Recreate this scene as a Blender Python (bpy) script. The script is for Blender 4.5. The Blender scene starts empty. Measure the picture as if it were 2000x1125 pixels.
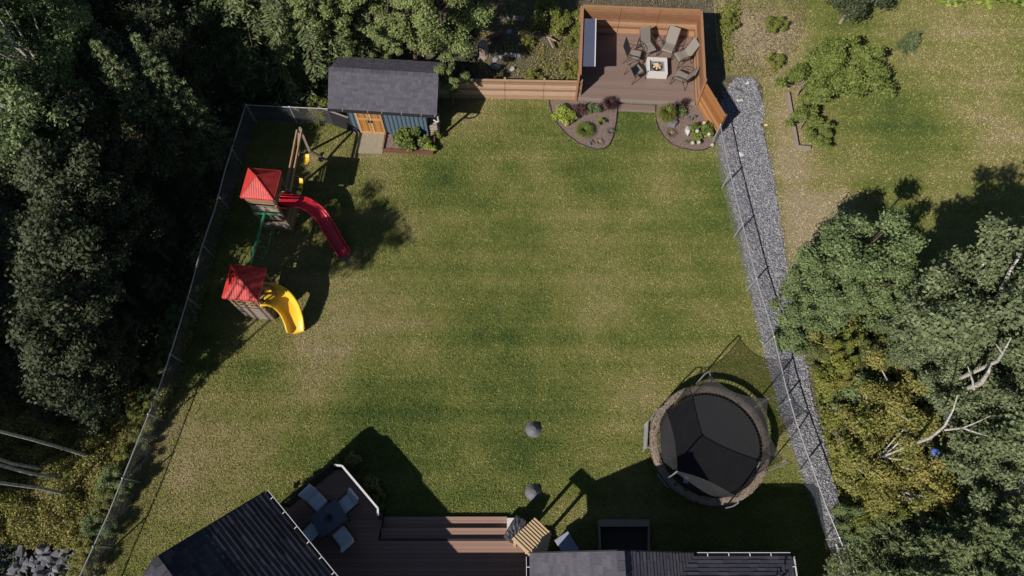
import bpy, bmesh, math, random
import numpy as np
from mathutils import Vector, Matrix
random.seed(7)
RNG = np.random.default_rng(7)
R = math.radians
sc = bpy.context.scene
COL = sc.collection

# ------------------------------------------------------------------ camera (drone, 26 m up, tilted 22.8 deg from straight down)
H, FPX, V0 = 26.0, 1350.0, 567.0
cam = bpy.data.cameras.new("camera"); camo = bpy.data.objects.new("camera", cam); COL.objects.link(camo)
cam.sensor_width = 36.0; cam.lens = 36.0 * FPX / 2000.0; cam.clip_end = 600; cam.clip_start = 0.5
camo.location = (0, 0, H); camo.rotation_euler = (math.atan(V0 / FPX), 0, 0)
sc.camera = camo
# ------------------------------------------------------------------ sky, sun, exposure
SUN_AZ = (0.688, 0.725); SUN_EL = R(40)
w = bpy.data.worlds.new("World"); sc.world = w; w.use_nodes = True
nt = w.node_tree; bg = nt.nodes['Background']
sky = nt.nodes.new('ShaderNodeTexSky'); sky.sky_type = 'NISHITA'; sky.sun_disc = False
sky.sun_elevation = SUN_EL; sky.sun_rotation = math.atan2(-SUN_AZ[0], -SUN_AZ[1]) % (2 * math.pi)
sky.air_density = 1.0; sky.dust_density = 0.3; sky.ozone_density = 1.0
nt.links.new(sky.outputs[0], bg.inputs[0]); bg.inputs[1].default_value = 0.05
sl = bpy.data.lights.new("sun", 'SUN'); sl.energy = 5.0; sl.angle = R(0.5); sl.color = (1.0, 0.93, 0.84)
so = bpy.data.objects.new("sun", sl); COL.objects.link(so)
so.rotation_euler = Vector((SUN_AZ[0]*math.cos(SUN_EL), SUN_AZ[1]*math.cos(SUN_EL), -math.sin(SUN_EL))).to_track_quat('-Z', 'Y').to_euler()
so.location = (-20, -20, 40)
sc.view_settings.view_transform = 'Standard'; sc.view_settings.look = 'None'
sc.view_settings.exposure = 0.08; sc.view_settings.gamma = 1.0
sc.render.engine = 'CYCLES'
sc.cycles.max_bounces = 5; sc.cycles.diffuse_bounces = 2; sc.cycles.transparent_max_bounces = 12

# ------------------------------------------------------------------ helpers
def W(px, py, z=0.0):
    """real place, at height z, that the survey photograph shows at px,py"""
    u, v = px - 1000.0, py - 562.5
    L = math.hypot(FPX, V0); den = v * V0 + FPX * FPX
    return Vector((u * L / den * (H - z), FPX * (V0 - v) / den * (H - z), z))

def sv(v): return Vector(v)

class MB:
    def __init__(s): s.v = []; s.f = []
    def add(s, vs, fs):
        o = len(s.v); s.v += [tuple(q) for q in vs]; s.f += [tuple(i + o for i in f) for f in fs]; return s
    def box(s, c, size, rz=0.0, M=None):
        x, y, z = size[0]/2, size[1]/2, size[2]/2
        vs = [Vector((a*x, b*y, d*z)) for a in (-1, 1) for b in (-1, 1) for d in (-1, 1)]
        if M is not None: vs = [M @ v for v in vs]
        elif rz:
            m = Matrix.Rotation(rz, 3, 'Z'); vs = [m @ v for v in vs]
        vs = [v + Vector(c) for v in vs]
        return s.add(vs, [(0,1,3,2),(4,6,7,5),(0,4,5,1),(2,3,7,6),(0,2,6,4),(1,5,7,3)])
    def beam(s, a, b, wd, ht, up=(0,0,1)):
        a, b = Vector(a), Vector(b); d = (b - a); L = d.length; d.normalize()
        up = Vector(up); sd = d.cross(up)
        if sd.length < 1e-4: sd = d.cross(Vector((1,0,0)))
        sd.normalize(); n = sd.cross(d)
        M = Matrix((( d.x, sd.x, n.x), (d.y, sd.y, n.y), (d.z, sd.z, n.z)))
        return s.box((a + b)/2, (L, wd, ht), M=M)
    def tube(s, pts, r, n=8, cap=True):
        pts = [Vector(p) for p in pts]; rs = r if isinstance(r, (list, tuple)) else [r]*len(pts)
        vs = []; prev = None
        for i, p in enumerate(pts):
            t = (pts[min(i+1, len(pts)-1)] - pts[max(i-1, 0)]).normalized()
            if prev is None:
                a = t.cross(Vector((0,0,1)))
                if a.length < 1e-3: a = t.cross(Vector((1,0,0)))
            else:
                a = prev - t * prev.dot(t)
            a.normalize(); prev = a; b = t.cross(a)
            for k in range(n):
                q = 2*math.pi*k/n; vs.append(p + (a*math.cos(q) + b*math.sin(q))*rs[i])
        fs = [(i*n+k, i*n+(k+1) % n, (i+1)*n+(k+1) % n, (i+1)*n+k) for i in range(len(pts)-1) for k in range(n)]
        if cap: fs += [tuple(range(n-1, -1, -1)), tuple((len(pts)-1)*n + k for k in range(n))]
        return s.add(vs, fs)
    def lathe(s, c, prof, n=32, jit=0.0):
        vs = []; c = Vector(c)
        for (r, z) in prof:
            for k in range(n):
                q = 2*math.pi*k/n; rr = r*(1 + random.uniform(-jit, jit)); vs.append(c + Vector((rr*math.cos(q), rr*math.sin(q), z)))
        fs = [(i*n+k, i*n+(k+1) % n, (i+1)*n+(k+1) % n, (i+1)*n+k) for i in range(len(prof)-1) for k in range(n)]
        return s.add(vs, fs)
    def prism(s, poly, z0, z1):
        n = len(poly); A = sum(poly[i][0]*poly[(i+1) % n][1] - poly[(i+1) % n][0]*poly[i][1] for i in range(n))
        if A < 0: poly = poly[::-1]
        vs = [(p[0], p[1], z0) for p in poly] + [(p[0], p[1], z1) for p in poly]
        fs = [tuple(range(n-1, -1, -1)), tuple(range(n, 2*n))] + [(i, (i+1) % n, n+(i+1) % n, n+i) for i in range(n)]
        return s.add(vs, fs)
    def build(s, name, mat, parent=None, smooth=False, bevel=0.0):
        off = Vector(parent.get('_o', (0,0,0))) if parent is not None and '_o' in parent else Vector((0,0,0))
        me = bpy.data.meshes.new(name)
        me.from_pydata([tuple(Vector(v) - off) for v in s.v], [], s.f)
        me.materials.append(mat); me.update()
        if smooth: me.polygons.foreach_set('use_smooth', [True]*len(me.polygons))
        o = bpy.data.objects.new(name, me); COL.objects.link(o)
        if parent is not None: o.parent = parent
        if bevel:
            b = o.modifiers.new('bevel', 'BEVEL'); b.width = bevel; b.segments = 2
        return o

def tag(o, label=None, cat=None, group=None, kind=None):
    if label: o['label'] = label
    if cat: o['category'] = cat
    if group: o['group'] = group
    if kind: o['kind'] = kind
    return o
def thing(name, label, cat, loc=(0,0,0), group=None, world=True):
    """Empty at the thing's base; parts given in world coordinates unless world=False"""
    o = bpy.data.objects.new(name, None); COL.objects.link(o); o.location = loc; o.empty_display_size = 0.2
    if world: o['_o'] = tuple(loc)
    return tag(o, label, cat, group)
def dup(src, loc, rz=0.0, scale=1.0, label=None, group=None, mats=None):
    c = src.copy(); COL.objects.link(c); c.location = loc; c.rotation_euler = (0, 0, rz)
    c.scale = (scale, scale, scale) if not isinstance(scale, tuple) else scale
    if label: c['label'] = label
    if group: c['group'] = group
    for ch in list(src.children):
        k = ch.copy(); COL.objects.link(k); k.parent = c
        for g in ch.children:
            q = g.copy(); COL.objects.link(q); q.parent = k
    return c
def npmesh(name, V, F, mat, parent=None, attrs=None):
    """V (n,3), F (m,k) all faces with k corners"""
    m, k = F.shape
    me = bpy.data.meshes.new(name)
    me.vertices.add(len(V)); me.vertices.foreach_set('co', V.astype(np.float32).ravel())
    me.loops.add(m*k); me.loops.foreach_set('vertex_index', F.astype(np.int32).ravel())
    me.polygons.add(m); me.polygons.foreach_set('loop_start', np.arange(0, m*k, k, dtype=np.int32))
    me.polygons.foreach_set('loop_total', np.full(m, k, dtype=np.int32))
    if attrs:
        for an, av in attrs.items():
            a = me.attributes.new(an, 'FLOAT', 'POINT'); a.data.foreach_set('value', av.astype(np.float32))
    me.update(calc_edges=True); me.materials.append(mat)
    o = bpy.data.objects.new(name, me); COL.objects.link(o)
    if parent is not None: o.parent = parent
    return o

# ------------------------------------------------------------------ procedural materials
def new_mat(name):
    m = bpy.data.materials.new(name); m.use_nodes = True; t = m.node_tree
    return m, t, t.nodes['Principled BSDF']
def N(t, ty, **kw):
    n = t.nodes.new(ty)
    for k, v in kw.items(): setattr(n, k, v)
    return n
def ramp(t, src, stops):
    r = N(t, 'ShaderNodeValToRGB'); e = r.color_ramp.elements
    while len(e) > 1: e.remove(e[0])
    e[0].position = stops[0][0]; e[0].color = (*stops[0][1], 1)
    for p, c in stops[1:]:
        x = e.new(p); x.color = (*c, 1)
    t.links.new(src, r.inputs[0]); return r.outputs[0]
def noise(t, scale, detail=4, rough=0.6, stretch=None, rot=0.0, obj=True):
    tc = N(t, 'ShaderNodeTexCoord'); n = N(t, 'ShaderNodeTexNoise'); n.inputs['Scale'].default_value = scale
    n.inputs['Detail'].default_value = detail; n.inputs['Roughness'].default_value = rough
    mp = N(t, 'ShaderNodeMapping'); t.links.new(tc.outputs['Object'], mp.inputs[0])
    mp.inputs['Rotation'].default_value = (0, 0, rot)
    if stretch: mp.inputs['Scale'].default_value = stretch
    t.links.new(mp.outputs[0], n.inputs['Vector']); return n.outputs['Fac']
def mixc(t, f, a, b, mode='MIX'):
    m = N(t, 'ShaderNodeMix', data_type='RGBA', blend_type=mode)
    for i, x in ((0, f), (6, a), (7, b)):
        if isinstance(x, (int, float)): m.inputs[i].default_value = x
        elif isinstance(x, tuple): m.inputs[i].default_value = (*x, 1)
        else: t.links.new(x, m.inputs[i])
    return m.outputs[2]
def math_(t, op, a, b=0.0):
    m = N(t, 'ShaderNodeMath', operation=op)
    for i, x in ((0, a), (1, b)):
        if isinstance(x, (int, float)): m.inputs[i].default_value = x
        else: t.links.new(x, m.inputs[i])
    return m.outputs[0]
def bump(t, p, h, strength=0.3, dist=0.02):
    b = N(t, 'ShaderNodeBump'); b.inputs['Strength'].default_value = strength; b.inputs['Distance'].default_value = dist
    t.links.new(h, b.inputs['Height']); t.links.new(b.outputs[0], p.inputs['Normal'])
def island(t): return N(t, 'ShaderNodeNewGeometry').outputs['Random Per Island']

def mat_var(name, stops, nscale=6, rough=0.8, metallic=0.0, stretch=None, rot=0.0, isl=0.5, bstr=0.25, bdist=0.01, spec=0.3, detail=5):
    """colour from noise mixed with a per-board random"""
    m, t, p = new_mat(name)
    f = noise(t, nscale, detail, 0.65, stretch, rot)
    v = math_(t, 'ADD', math_(t, 'MULTIPLY', f, 1.0 - isl), math_(t, 'MULTIPLY', island(t), isl)) if isl else f
    c = ramp(t, v, stops)
    t.links.new(c, p.inputs['Base Color']); p.inputs['Roughness'].default_value = rough
    p.inputs['Metallic'].default_value = metallic; p.inputs['Specular IOR Level'].default_value = spec
    if bstr: bump(t, p, f, bstr, bdist)
    return m
def plain(name, col, rough=0.5, metallic=0.0, var=0.12, nscale=9, spec=0.4):
    a = tuple(c*(1-var) for c in col); b = tuple(min(1, c*(1+var)) for c in col)
    return mat_var(name, [(0.3, a), (0.7, b)], nscale, rough, metallic, isl=0.0, bstr=0.05, spec=spec)
def leafmat(name, stops, rough=0.6, trans=0.25):
    m, t, p = new_mat(name)
    nf = noise(t, 1.1, 4, 0.7)
    oi = N(t, 'ShaderNodeObjectInfo').outputs['Random']
    v = math_(t, 'ADD', math_(t, 'MULTIPLY', island(t), 0.55), math_(t, 'MULTIPLY', nf, 0.55))
    v = math_(t, 'ADD', v, math_(t, 'MULTIPLY', math_(t, 'SUBTRACT', oi, 0.6), 0.22))
    c = ramp(t, v, stops); t.links.new(c, p.inputs['Base Color'])
    p.inputs['Roughness'].default_value = rough; p.inputs['Specular IOR Level'].default_value = 0.25
    tr = N(t, 'ShaderNodeBsdfTranslucent'); t.links.new(c, tr.inputs[0])
    mx = N(t, 'ShaderNodeMixShader'); mx.inputs[0].default_value = trans
    out = t.nodes['Material Output']
    t.links.new(p.outputs[0], mx.inputs[1]); t.links.new(tr.outputs[0], mx.inputs[2]); t.links.new(mx.outputs[0], out.inputs[0])
    return m
def scol(c, k): return tuple(x*k for x in c)

def grassmat(name, blades=False):
    m, t, p = new_mat(name)
    at = N(t, 'ShaderNodeAttribute', attribute_name='dry')
    n1 = noise(t, 2.2, 6, 0.75)
    n2 = noise(t, 22, 4, 0.8)
    v = math_(t, 'ADD', at.outputs['Fac'], math_(t, 'MULTIPLY', math_(t, 'SUBTRACT', n1, 0.5), 0.5))
    v = math_(t, 'ADD', v, math_(t, 'MULTIPLY', math_(t, 'SUBTRACT', n2, 0.5), 0.5))
    if blades: v = math_(t, 'ADD', v, math_(t, 'MULTIPLY', math_(t, 'SUBTRACT', island(t), 0.5), 0.45))
    c = ramp(t, v, [(0.0, (0.07, 0.122, 0.03)), (0.25, (0.155, 0.202, 0.047)), (0.45, (0.25, 0.268, 0.073)),
                    (0.7, (0.385, 0.335, 0.145)), (1.0, (0.51, 0.415, 0.275))])
    if blades:
        k = math_(t, 'FRACT', math_(t, 'MULTIPLY', island(t), 37.3)); c = mixc(t, 1.0, c, ramp(t, k, [(0, (.78,.78,.78)), (1, (1.14,1.14,1.12))]), 'MULTIPLY')
    if not blades:
        n3 = noise(t, 34, 3, 0.8)
        c = mixc(t, ramp(t, n3, [(0.38, (.85,.85,.85)), (0.58, (.1,.1,.1))]), c, (0.035, 0.034, 0.016))  # dark specks: soil gaps, with grass clump shadows painted into the colour
        bump(t, p, n2, 0.9, 0.05)
    t.links.new(c, p.inputs['Base Color']); p.inputs['Roughness'].default_value = 0.85; p.inputs['Specular IOR Level'].default_value = 0.12
    return m
M_LAWN = grassmat('lawn_turf'); M_BLADE = grassmat('grass_blade', True)
def soilmat():
    m, t, p = new_mat('forest_soil')
    a = noise(t, 1.6, 8, 0.75); b = noise(t, 14, 5, 0.8)
    v = math_(t, 'ADD', math_(t, 'MULTIPLY', a, 0.55), math_(t, 'MULTIPLY', b, 0.45))
    c = ramp(t, v, [(0.25, (0.035, 0.028, 0.018)), (0.45, (0.10, 0.085, 0.05)), (0.56, (0.17, 0.14, 0.095)), (0.7, (0.26, 0.22, 0.17))])
    t.links.new(c, p.inputs['Base Color']); p.inputs['Roughness'].default_value = 0.95; bump(t, p, b, 1.0, 0.08); return m
M_SOIL = soilmat()
def gravelmat():
    m, t, p = new_mat('crushed_gravel')
    tc = N(t, 'ShaderNodeTexCoord'); vo = N(t, 'ShaderNodeTexVoronoi'); vo.inputs['Scale'].default_value = 17
    t.links.new(tc.outputs['Object'], vo.inputs['Vector'])
    g = N(t, 'ShaderNodeSeparateColor'); t.links.new(vo.outputs['Color'], g.inputs[0])
    big = noise(t, 0.8, 3, 0.6)
    v = math_(t, 'ADD', math_(t, 'MULTIPLY', g.outputs[0], 0.7), math_(t, 'MULTIPLY', big, 0.4))
    c = ramp(t, v, [(0.15, (0.12, 0.12, 0.14)), (0.5, (0.23, 0.23, 0.25)), (0.85, (0.38, 0.38, 0.40)), (1.0, (0.6, 0.6, 0.6))])
    t.links.new(c, p.inputs['Base Color']); p.inputs['Roughness'].default_value = 0.9
    bump(t, p, vo.outputs['Distance'], -1.0, 0.06); return m
M_GRAVEL = gravelmat()
M_ROCK = mat_var('grey_rock', [(0.2, (0.11, 0.11, 0.13)), (0.55, (0.21, 0.21, 0.235)), (0.85, (0.34, 0.34, 0.36))], 3, 0.9, isl=0.55, bstr=0.6, bdist=0.03)
M_PALEROCK = mat_var('pale_rock', [(0.2, (0.38, 0.37, 0.36)), (0.8, (0.6, 0.59, 0.57))], 5, 0.9, isl=0.4, bstr=0.6, bdist=0.03)
M_CEDAR = mat_var('cedar_board', [(0.2, (0.15, 0.065, 0.032)), (0.5, (0.31, 0.16, 0.085)), (0.8, (0.47, 0.29, 0.175))], 2.2, 0.75, stretch=(1.2, 14, 14), isl=0.5)
M_CEDAR_O = mat_var('stained_cedar', [(0.15, (0.19, 0.075, 0.025)), (0.5, (0.32, 0.145, 0.055)), (0.85, (0.46, 0.24, 0.11))], 2.2, 0.65, stretch=(8, 8, 3), isl=0.55)
M_PALEWOOD = mat_var('weathered_fence_board', [(0.2, (0.20, 0.11, 0.065)), (0.5, (0.36, 0.22, 0.14)), (0.8, (0.52, 0.37, 0.26))], 2.5, 0.8, stretch=(1.2, 14, 14), isl=0.55)
M_SLAT = mat_var('new_pine_slat', [(0.15, (0.36, 0.23, 0.12)), (0.5, (0.52, 0.37, 0.21)), (0.85, (0.66, 0.5, 0.33))], 3, 0.75, stretch=(9, 9, 2), isl=0.5)
M_DOORW = mat_var('orange_stained_wood', [(0.15, (0.17, 0.065, 0.018)), (0.5, (0.33, 0.15, 0.045)), (0.85, (0.50, 0.26, 0.09))], 5, 0.55, stretch=(6, 6, 2), isl=0.4)
M_COMP = mat_var('brown_composite_board', [(0.2, (0.185, 0.128, 0.108)), (0.55, (0.205, 0.143, 0.122)), (0.85, (0.23, 0.163, 0.14))], 4, 0.7, stretch=(2, 12, 12), isl=0.4, bstr=0.1)
M_COMPG = mat_var('grey_brown_edge_board', [(0.2, (0.19, 0.15, 0.135)), (0.8, (0.27, 0.22, 0.2))], 4, 0.7, isl=0.4, bstr=0.1)
M_COMPL = mat_var('light_brown_composite', [(0.2, (0.25, 0.15, 0.115)), (0.55, (0.29, 0.18, 0.14)), (0.85, (0.33, 0.21, 0.168))], 4, 0.7, stretch=(2, 12, 12), isl=0.4, bstr=0.1)
M_SHING = mat_var('asphalt_shingle', [(0.1, (0.062, 0.06, 0.078)), (0.5, (0.092, 0.089, 0.112)), (0.9, (0.128, 0.124, 0.15))], 8, 0.9, isl=0.4, bstr=0.35, bdist=0.006, spec=0.15)
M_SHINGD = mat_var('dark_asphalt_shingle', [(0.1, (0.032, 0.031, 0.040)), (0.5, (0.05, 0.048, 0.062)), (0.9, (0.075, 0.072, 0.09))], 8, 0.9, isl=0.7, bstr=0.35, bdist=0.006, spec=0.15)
M_BLUE = mat_var('blue_grey_siding', [(0.2, (0.075, 0.12, 0.165)), (0.8, (0.11, 0.165, 0.215))], 5, 0.7, stretch=(6, 6, 1), isl=0.35, bstr=0.1)
M_WHITE = plain('white_paint', (0.62, 0.62, 0.64), 0.5, var=0.06)
M_DARK = plain('dark_trim', (0.025, 0.025, 0.03), 0.5)
M_CONC = mat_var('worn_concrete', [(0.2, (0.22, 0.19, 0.14)), (0.8, (0.33, 0.29, 0.22))], 6, 0.9, isl=0.0, bstr=0.3)
M_WCONC = mat_var('pale_stone', [(0.2, (0.45, 0.44, 0.42)), (0.8, (0.66, 0.65, 0.62))], 25, 0.85, isl=0.0, bstr=0.3)
M_GALV = plain('galvanised_steel', (0.5, 0.51, 0.54), 0.4, 0.55)
M_WIRE = plain('mesh_wire', (0.28, 0.29, 0.31), 0.5, 0.2)
M_RED = plain('red_plastic', (0.50, 0.018, 0.035), 0.32, spec=0.5, var=0.22, nscale=3)
M_REDROOF = plain('red_roof_plastic', (0.50, 0.045, 0.04), 0.55, spec=0.4, var=0.28, nscale=4)
M_YEL = plain('yellow_plastic', (0.80, 0.50, 0.035), 0.35, spec=0.5, var=0.12, nscale=4)
M_GREEN = plain('green_plastic', (0.03, 0.2, 0.09), 0.45)
M_TIMB = mat_var('play_timber', [(0.15, (0.14, 0.085, 0.05)), (0.5, (0.27, 0.18, 0.11)), (0.85, (0.42, 0.3, 0.2))], 3, 0.8, isl=0.6)
M_TIMBG = mat_var('greyed_timber', [(0.15, (0.16, 0.13, 0.11)), (0.85, (0.38, 0.31, 0.26))], 3, 0.85, isl=0.6)
M_BLACK = plain('black_vinyl', (0.02, 0.02, 0.023), 0.6)
M_POLE = plain('grey_foam_sleeve', (0.17, 0.17, 0.18), 0.7)
M_MAT = plain('black_jumping_mat', (0.012, 0.012, 0.015), 0.75, var=0.15)
M_SLING = mat_var('taupe_sling_fabric', [(0.2, (0.18, 0.16, 0.14)), (0.8, (0.26, 0.235, 0.21))], 60, 0.75, isl=0.0, bstr=0.1)
M_BRONZE = plain('dark_bronze_frame', (0.05, 0.035, 0.03), 0.45)
M_CUSH = plain('pale_blue_grey_cushion', (0.62, 0.65, 0.72), 0.85)
M_TABLE = plain('smoked_tabletop', (0.10, 0.105, 0.14), 0.3)
M_MULCH = mat_var('bark_mulch', [(0.3, (0.06, 0.038, 0.03)), (0.5, (0.20, 0.145, 0.125)), (0.7, (0.36, 0.29, 0.27))], 22, 0.95, isl=0.0, bstr=1.0, bdist=0.04, detail=6)
M_BARK = mat_var('brown_bark', [(0.3, (0.05, 0.035, 0.025)), (0.7, (0.15, 0.115, 0.085))], 9, 0.95, stretch=(3, 3, 0.6), isl=0.0, bstr=0.8, bdist=0.02)
M_BIRCH = mat_var('white_birch_bark', [(0.36, (0.10, 0.09, 0.08)), (0.46, (0.4, 0.38, 0.35)), (0.7, (0.62, 0.6, 0.56))], 5, 0.8, stretch=(1, 1, 4), isl=0.0, bstr=0.3)
M_CAMO = mat_var('bark_print_cover', [(0.38, (0.03, 0.022, 0.018)), (0.44, (0.14, 0.10, 0.075)), (0.49, (0.36, 0.29, 0.23)), (0.53, (0.035, 0.028, 0.022)), (0.57, (0.30, 0.24, 0.185)), (0.62, (0.04, 0.03, 0.025)), (0.7, (0.42, 0.36, 0.30))], 8, 0.7, stretch=(1, 1, 1), isl=0.0, bstr=0.1, detail=8)
M_BRICK = mat_var('red_brown_timber', [(0.2, (0.11, 0.045, 0.03)), (0.8, (0.2, 0.09, 0.065))], 5, 0.85, isl=0.4)
M_TARP = plain('blue_tarp', (0.03, 0.06, 0.30), 0.5)
M_CANOPY = plain('pale_blue_metal', (0.085, 0.095, 0.15), 0.4, var=0.05)
M_DOME = mat_var('dark_grey_lid', [(0.3, (0.10, 0.10, 0.115)), (0.7, (0.17, 0.17, 0.19))], 10, 0.55, isl=0.0, bstr=0.1)
def netmat(name, alpha, col=(0.03, 0.03, 0.035)):
    m, t, p = new_mat(name)
    p.inputs['Base Color'].default_value = (*col, 1); p.inputs['Roughness'].default_value = 0.7
    n = noise(t, 3, 3, 0.5)
    a = math_(t, 'ADD', math_(t, 'MULTIPLY', n, 0.2), alpha - 0.1)
    t.links.new(a, p.inputs['Alpha']); return m
M_NET = netmat('black_safety_net', 0.5, (0.05, 0.05, 0.056))
# leaves
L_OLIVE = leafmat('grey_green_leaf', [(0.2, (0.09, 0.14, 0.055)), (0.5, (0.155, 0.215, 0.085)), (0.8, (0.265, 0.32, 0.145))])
L_GREEN = leafmat('bright_green_leaf', [(0.2, (0.085, 0.13, 0.03)), (0.5, (0.15, 0.195, 0.045)), (0.8, (0.26, 0.29, 0.075))])
L_NEEDLE = leafmat('conifer_needle', [(0.2, (0.08, 0.115, 0.055)), (0.5, (0.15, 0.195, 0.08)), (0.8, (0.26, 0.30, 0.14))], trans=0.15)
L_PINE = leafmat('pine_needle', [(0.2, (0.12, 0.155, 0.055)), (0.5, (0.20, 0.25, 0.08)), (0.8, (0.31, 0.36, 0.15))], trans=0.15)
L_YEL = leafmat('yellowing_leaf', [(0.2, (0.10, 0.125, 0.045)), (0.45, (0.235, 0.235, 0.07)), (0.75, (0.38, 0.33, 0.09)), (0.95, (0.42, 0.31, 0.12))])
L_YG = leafmat('yellow_green_leaf', [(0.2, (0.11, 0.14, 0.035)), (0.5, (0.19, 0.22, 0.045)), (0.8, (0.31, 0.30, 0.07))])
L_PALE = leafmat('pale_aspen_leaf', [(0.2, (0.085, 0.12, 0.057)), (0.5, (0.145, 0.185, 0.088)), (0.8, (0.25, 0.285, 0.15))])
L_YO = leafmat('olive_yellow_leaf', [(0.2, (0.09, 0.115, 0.045)), (0.5, (0.15, 0.18, 0.06)), (0.8, (0.26, 0.26, 0.085))])
L_DARK = leafmat('shade_darkened_leaf', [(0.2, (0.035, 0.048, 0.024)), (0.5, (0.062, 0.08, 0.04)), (0.8, (0.11, 0.13, 0.07))])  # darker copy of the leaf greens, forest shade put into the colour
L_MIX = leafmat('undergrowth_leaf', [(0.2, (0.10, 0.125, 0.045)), (0.45, (0.19, 0.22, 0.055)), (0.65, (0.33, 0.31, 0.07)), (0.85, (0.34, 0.25, 0.14))])
L_DRY = leafmat('dry_brush', [(0.2, (0.18, 0.14, 0.10)), (0.5, (0.33, 0.27, 0.19)), (0.75, (0.2, 0.21, 0.07)), (0.9, (0.45, 0.38, 0.28))])
L_PURPLE = leafmat('purple_leaf', [(0.2, (0.05, 0.022, 0.028)), (0.5, (0.09, 0.04, 0.045)), (0.8, (0.15, 0.085, 0.08))])
L_TAN = leafmat('tan_grass_leaf', [(0.2, (0.2, 0.15, 0.10)), (0.8, (0.38, 0.3, 0.22))])
L_SILVER = leafmat('silver_leaf', [(0.2, (0.12, 0.13, 0.12)), (0.8, (0.27, 0.28, 0.25))])
L_WHITE = leafmat('cream_petal', [(0.2, (0.55, 0.55, 0.38)), (0.8, (0.75, 0.74, 0.6))])
L_SAP = leafmat('broad_bright_leaf', [(0.2, (0.13, 0.2, 0.03)), (0.5, (0.24, 0.32, 0.05)), (0.8, (0.40, 0.44, 0.09))])

# ================================================================== GROUND
def lattice(x, y, cell, seed):
    """smooth value noise, vectorised"""
    r = np.random.default_rng(seed); T = r.random((64, 64))
    gx, gy = x/cell + 100, y/cell + 100
    ix, iy = np.floor(gx).astype(int), np.floor(gy).astype(int); fx, fy = gx-ix, gy-iy
    fx, fy = fx*fx*(3-2*fx), fy*fy*(3-2*fy)
    a, b, c, d = T[ix % 64, iy % 64], T[(ix+1) % 64, iy % 64], T[ix % 64, (iy+1) % 64], T[(ix+1) % 64, (iy+1) % 64]
    return (a*(1-fx)+b*fx)*(1-fy) + (c*(1-fx)+d*fx)*fy
def fbm(x, y, cell, seed): return 0.55*lattice(x, y, cell, seed) + 0.3*lattice(x, y, cell/2.1, seed+1) + 0.15*lattice(x, y, cell/4.3, seed+2)
# wear and watering of the turf: px, py, radius px, amount (+ dry, - lush)
PATCH = [(1535,230,40,.35),(1555,400,45,.4),(1590,480,50,.35),(1545,300,45,.3),(1500,90,60,.3),(1640,400,50,.3),(1170,600,70,.2),(1130,400,60,.14),(480,640,60,.12),(560,800,90,.1),(678,508,13,.35),(584,656,12,.3),(602,322,22,.22),(420,740,110,-.14),(500,735,45,-.30),(640,610,120,.18),(380,900,110,.16),(330,800,80,.16),(300,1000,90,.10),(760,810,75,-.32),(840,800,60,-.2),
         (560,900,110,-.10),(900,330,110,-.16),(1180,330,90,-.12),(1230,640,70,-.24),(1180,590,90,.22),(1130,640,60,.12),(1040,910,36,-.30),(1052,905,14,.5),
         (925,905,18,.35),(900,560,120,-.10),(640,640,90,.12),(740,500,120,.16),(660,730,60,.1),(1100,460,140,.04),(1230,235,40,-.35),(960,215,70,.12),(950,262,70,.1),
         (1370,480,90,-.05),(1440,420,35,-.12),(1450,600,60,.02),(1000,760,160,-.14),(1000,860,90,-.10),(800,930,120,-.14),(1530,890,30,.3),(1530,860,20,.1),
         (700,640,60,.08),(850,430,60,.08),(1300,760,80,.02),(1100,820,80,-.05),(450,850,60,.08),(300,740,60,.1),(740,320,60,.18),(650,290,60,.1),(880,350,22,-.2),
         (1700,330,80,-.06),(1900,170,110,.14),(1800,260,100,-.25),(1620,60,60,-.2),(1950,330,60,.1),(1620,400,90,.2),(1560,300,60,.22),(1780,130,60,.05),(1570,480,70,.35),(1440,60,90,.5),(1540,60,60,.45),(1530,180,50,.4),(1540,330,50,.4),(1600,420,70,.3),(1560,560,50,.4),(1720,200,60,-.1),(1870,60,60,.2),(1950,260,60,.25),(1680,290,50,.15),
         (360,860,90,.14),(620,700,60,.12),(700,560,60,.12),(1330,230,40,-.2),(1300,600,130,-.06),(1250,420,120,-.06),(880,240,50,.12),(420,420,60,-.1),(520,270,60,-.1)]
def dryness(x, y):
    d = 0.44 + (fbm(x, y, 3.2, 11) - 0.5)*0.5 + (fbm(x, y, 1.1, 31) - 0.5)*0.34
    d = d + 0.06*np.sin(y*2*math.pi/1.0 + 0.5*np.sin(x*0.4)) + 0.03*np.sin(y*2*math.pi/.37 + .8*np.sin(x*.23))          # mower stripes
    for px, py, r, a in PATCH:
        c = W(px, py); e = W(px + r, py); rr = abs(e.x - c.x)
        d = d + a*.85*np.exp(-(((x-c.x)**2 + (y-c.y)**2)/(rr*rr)))
    return np.clip(d, 0.02, 1.0)

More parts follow.
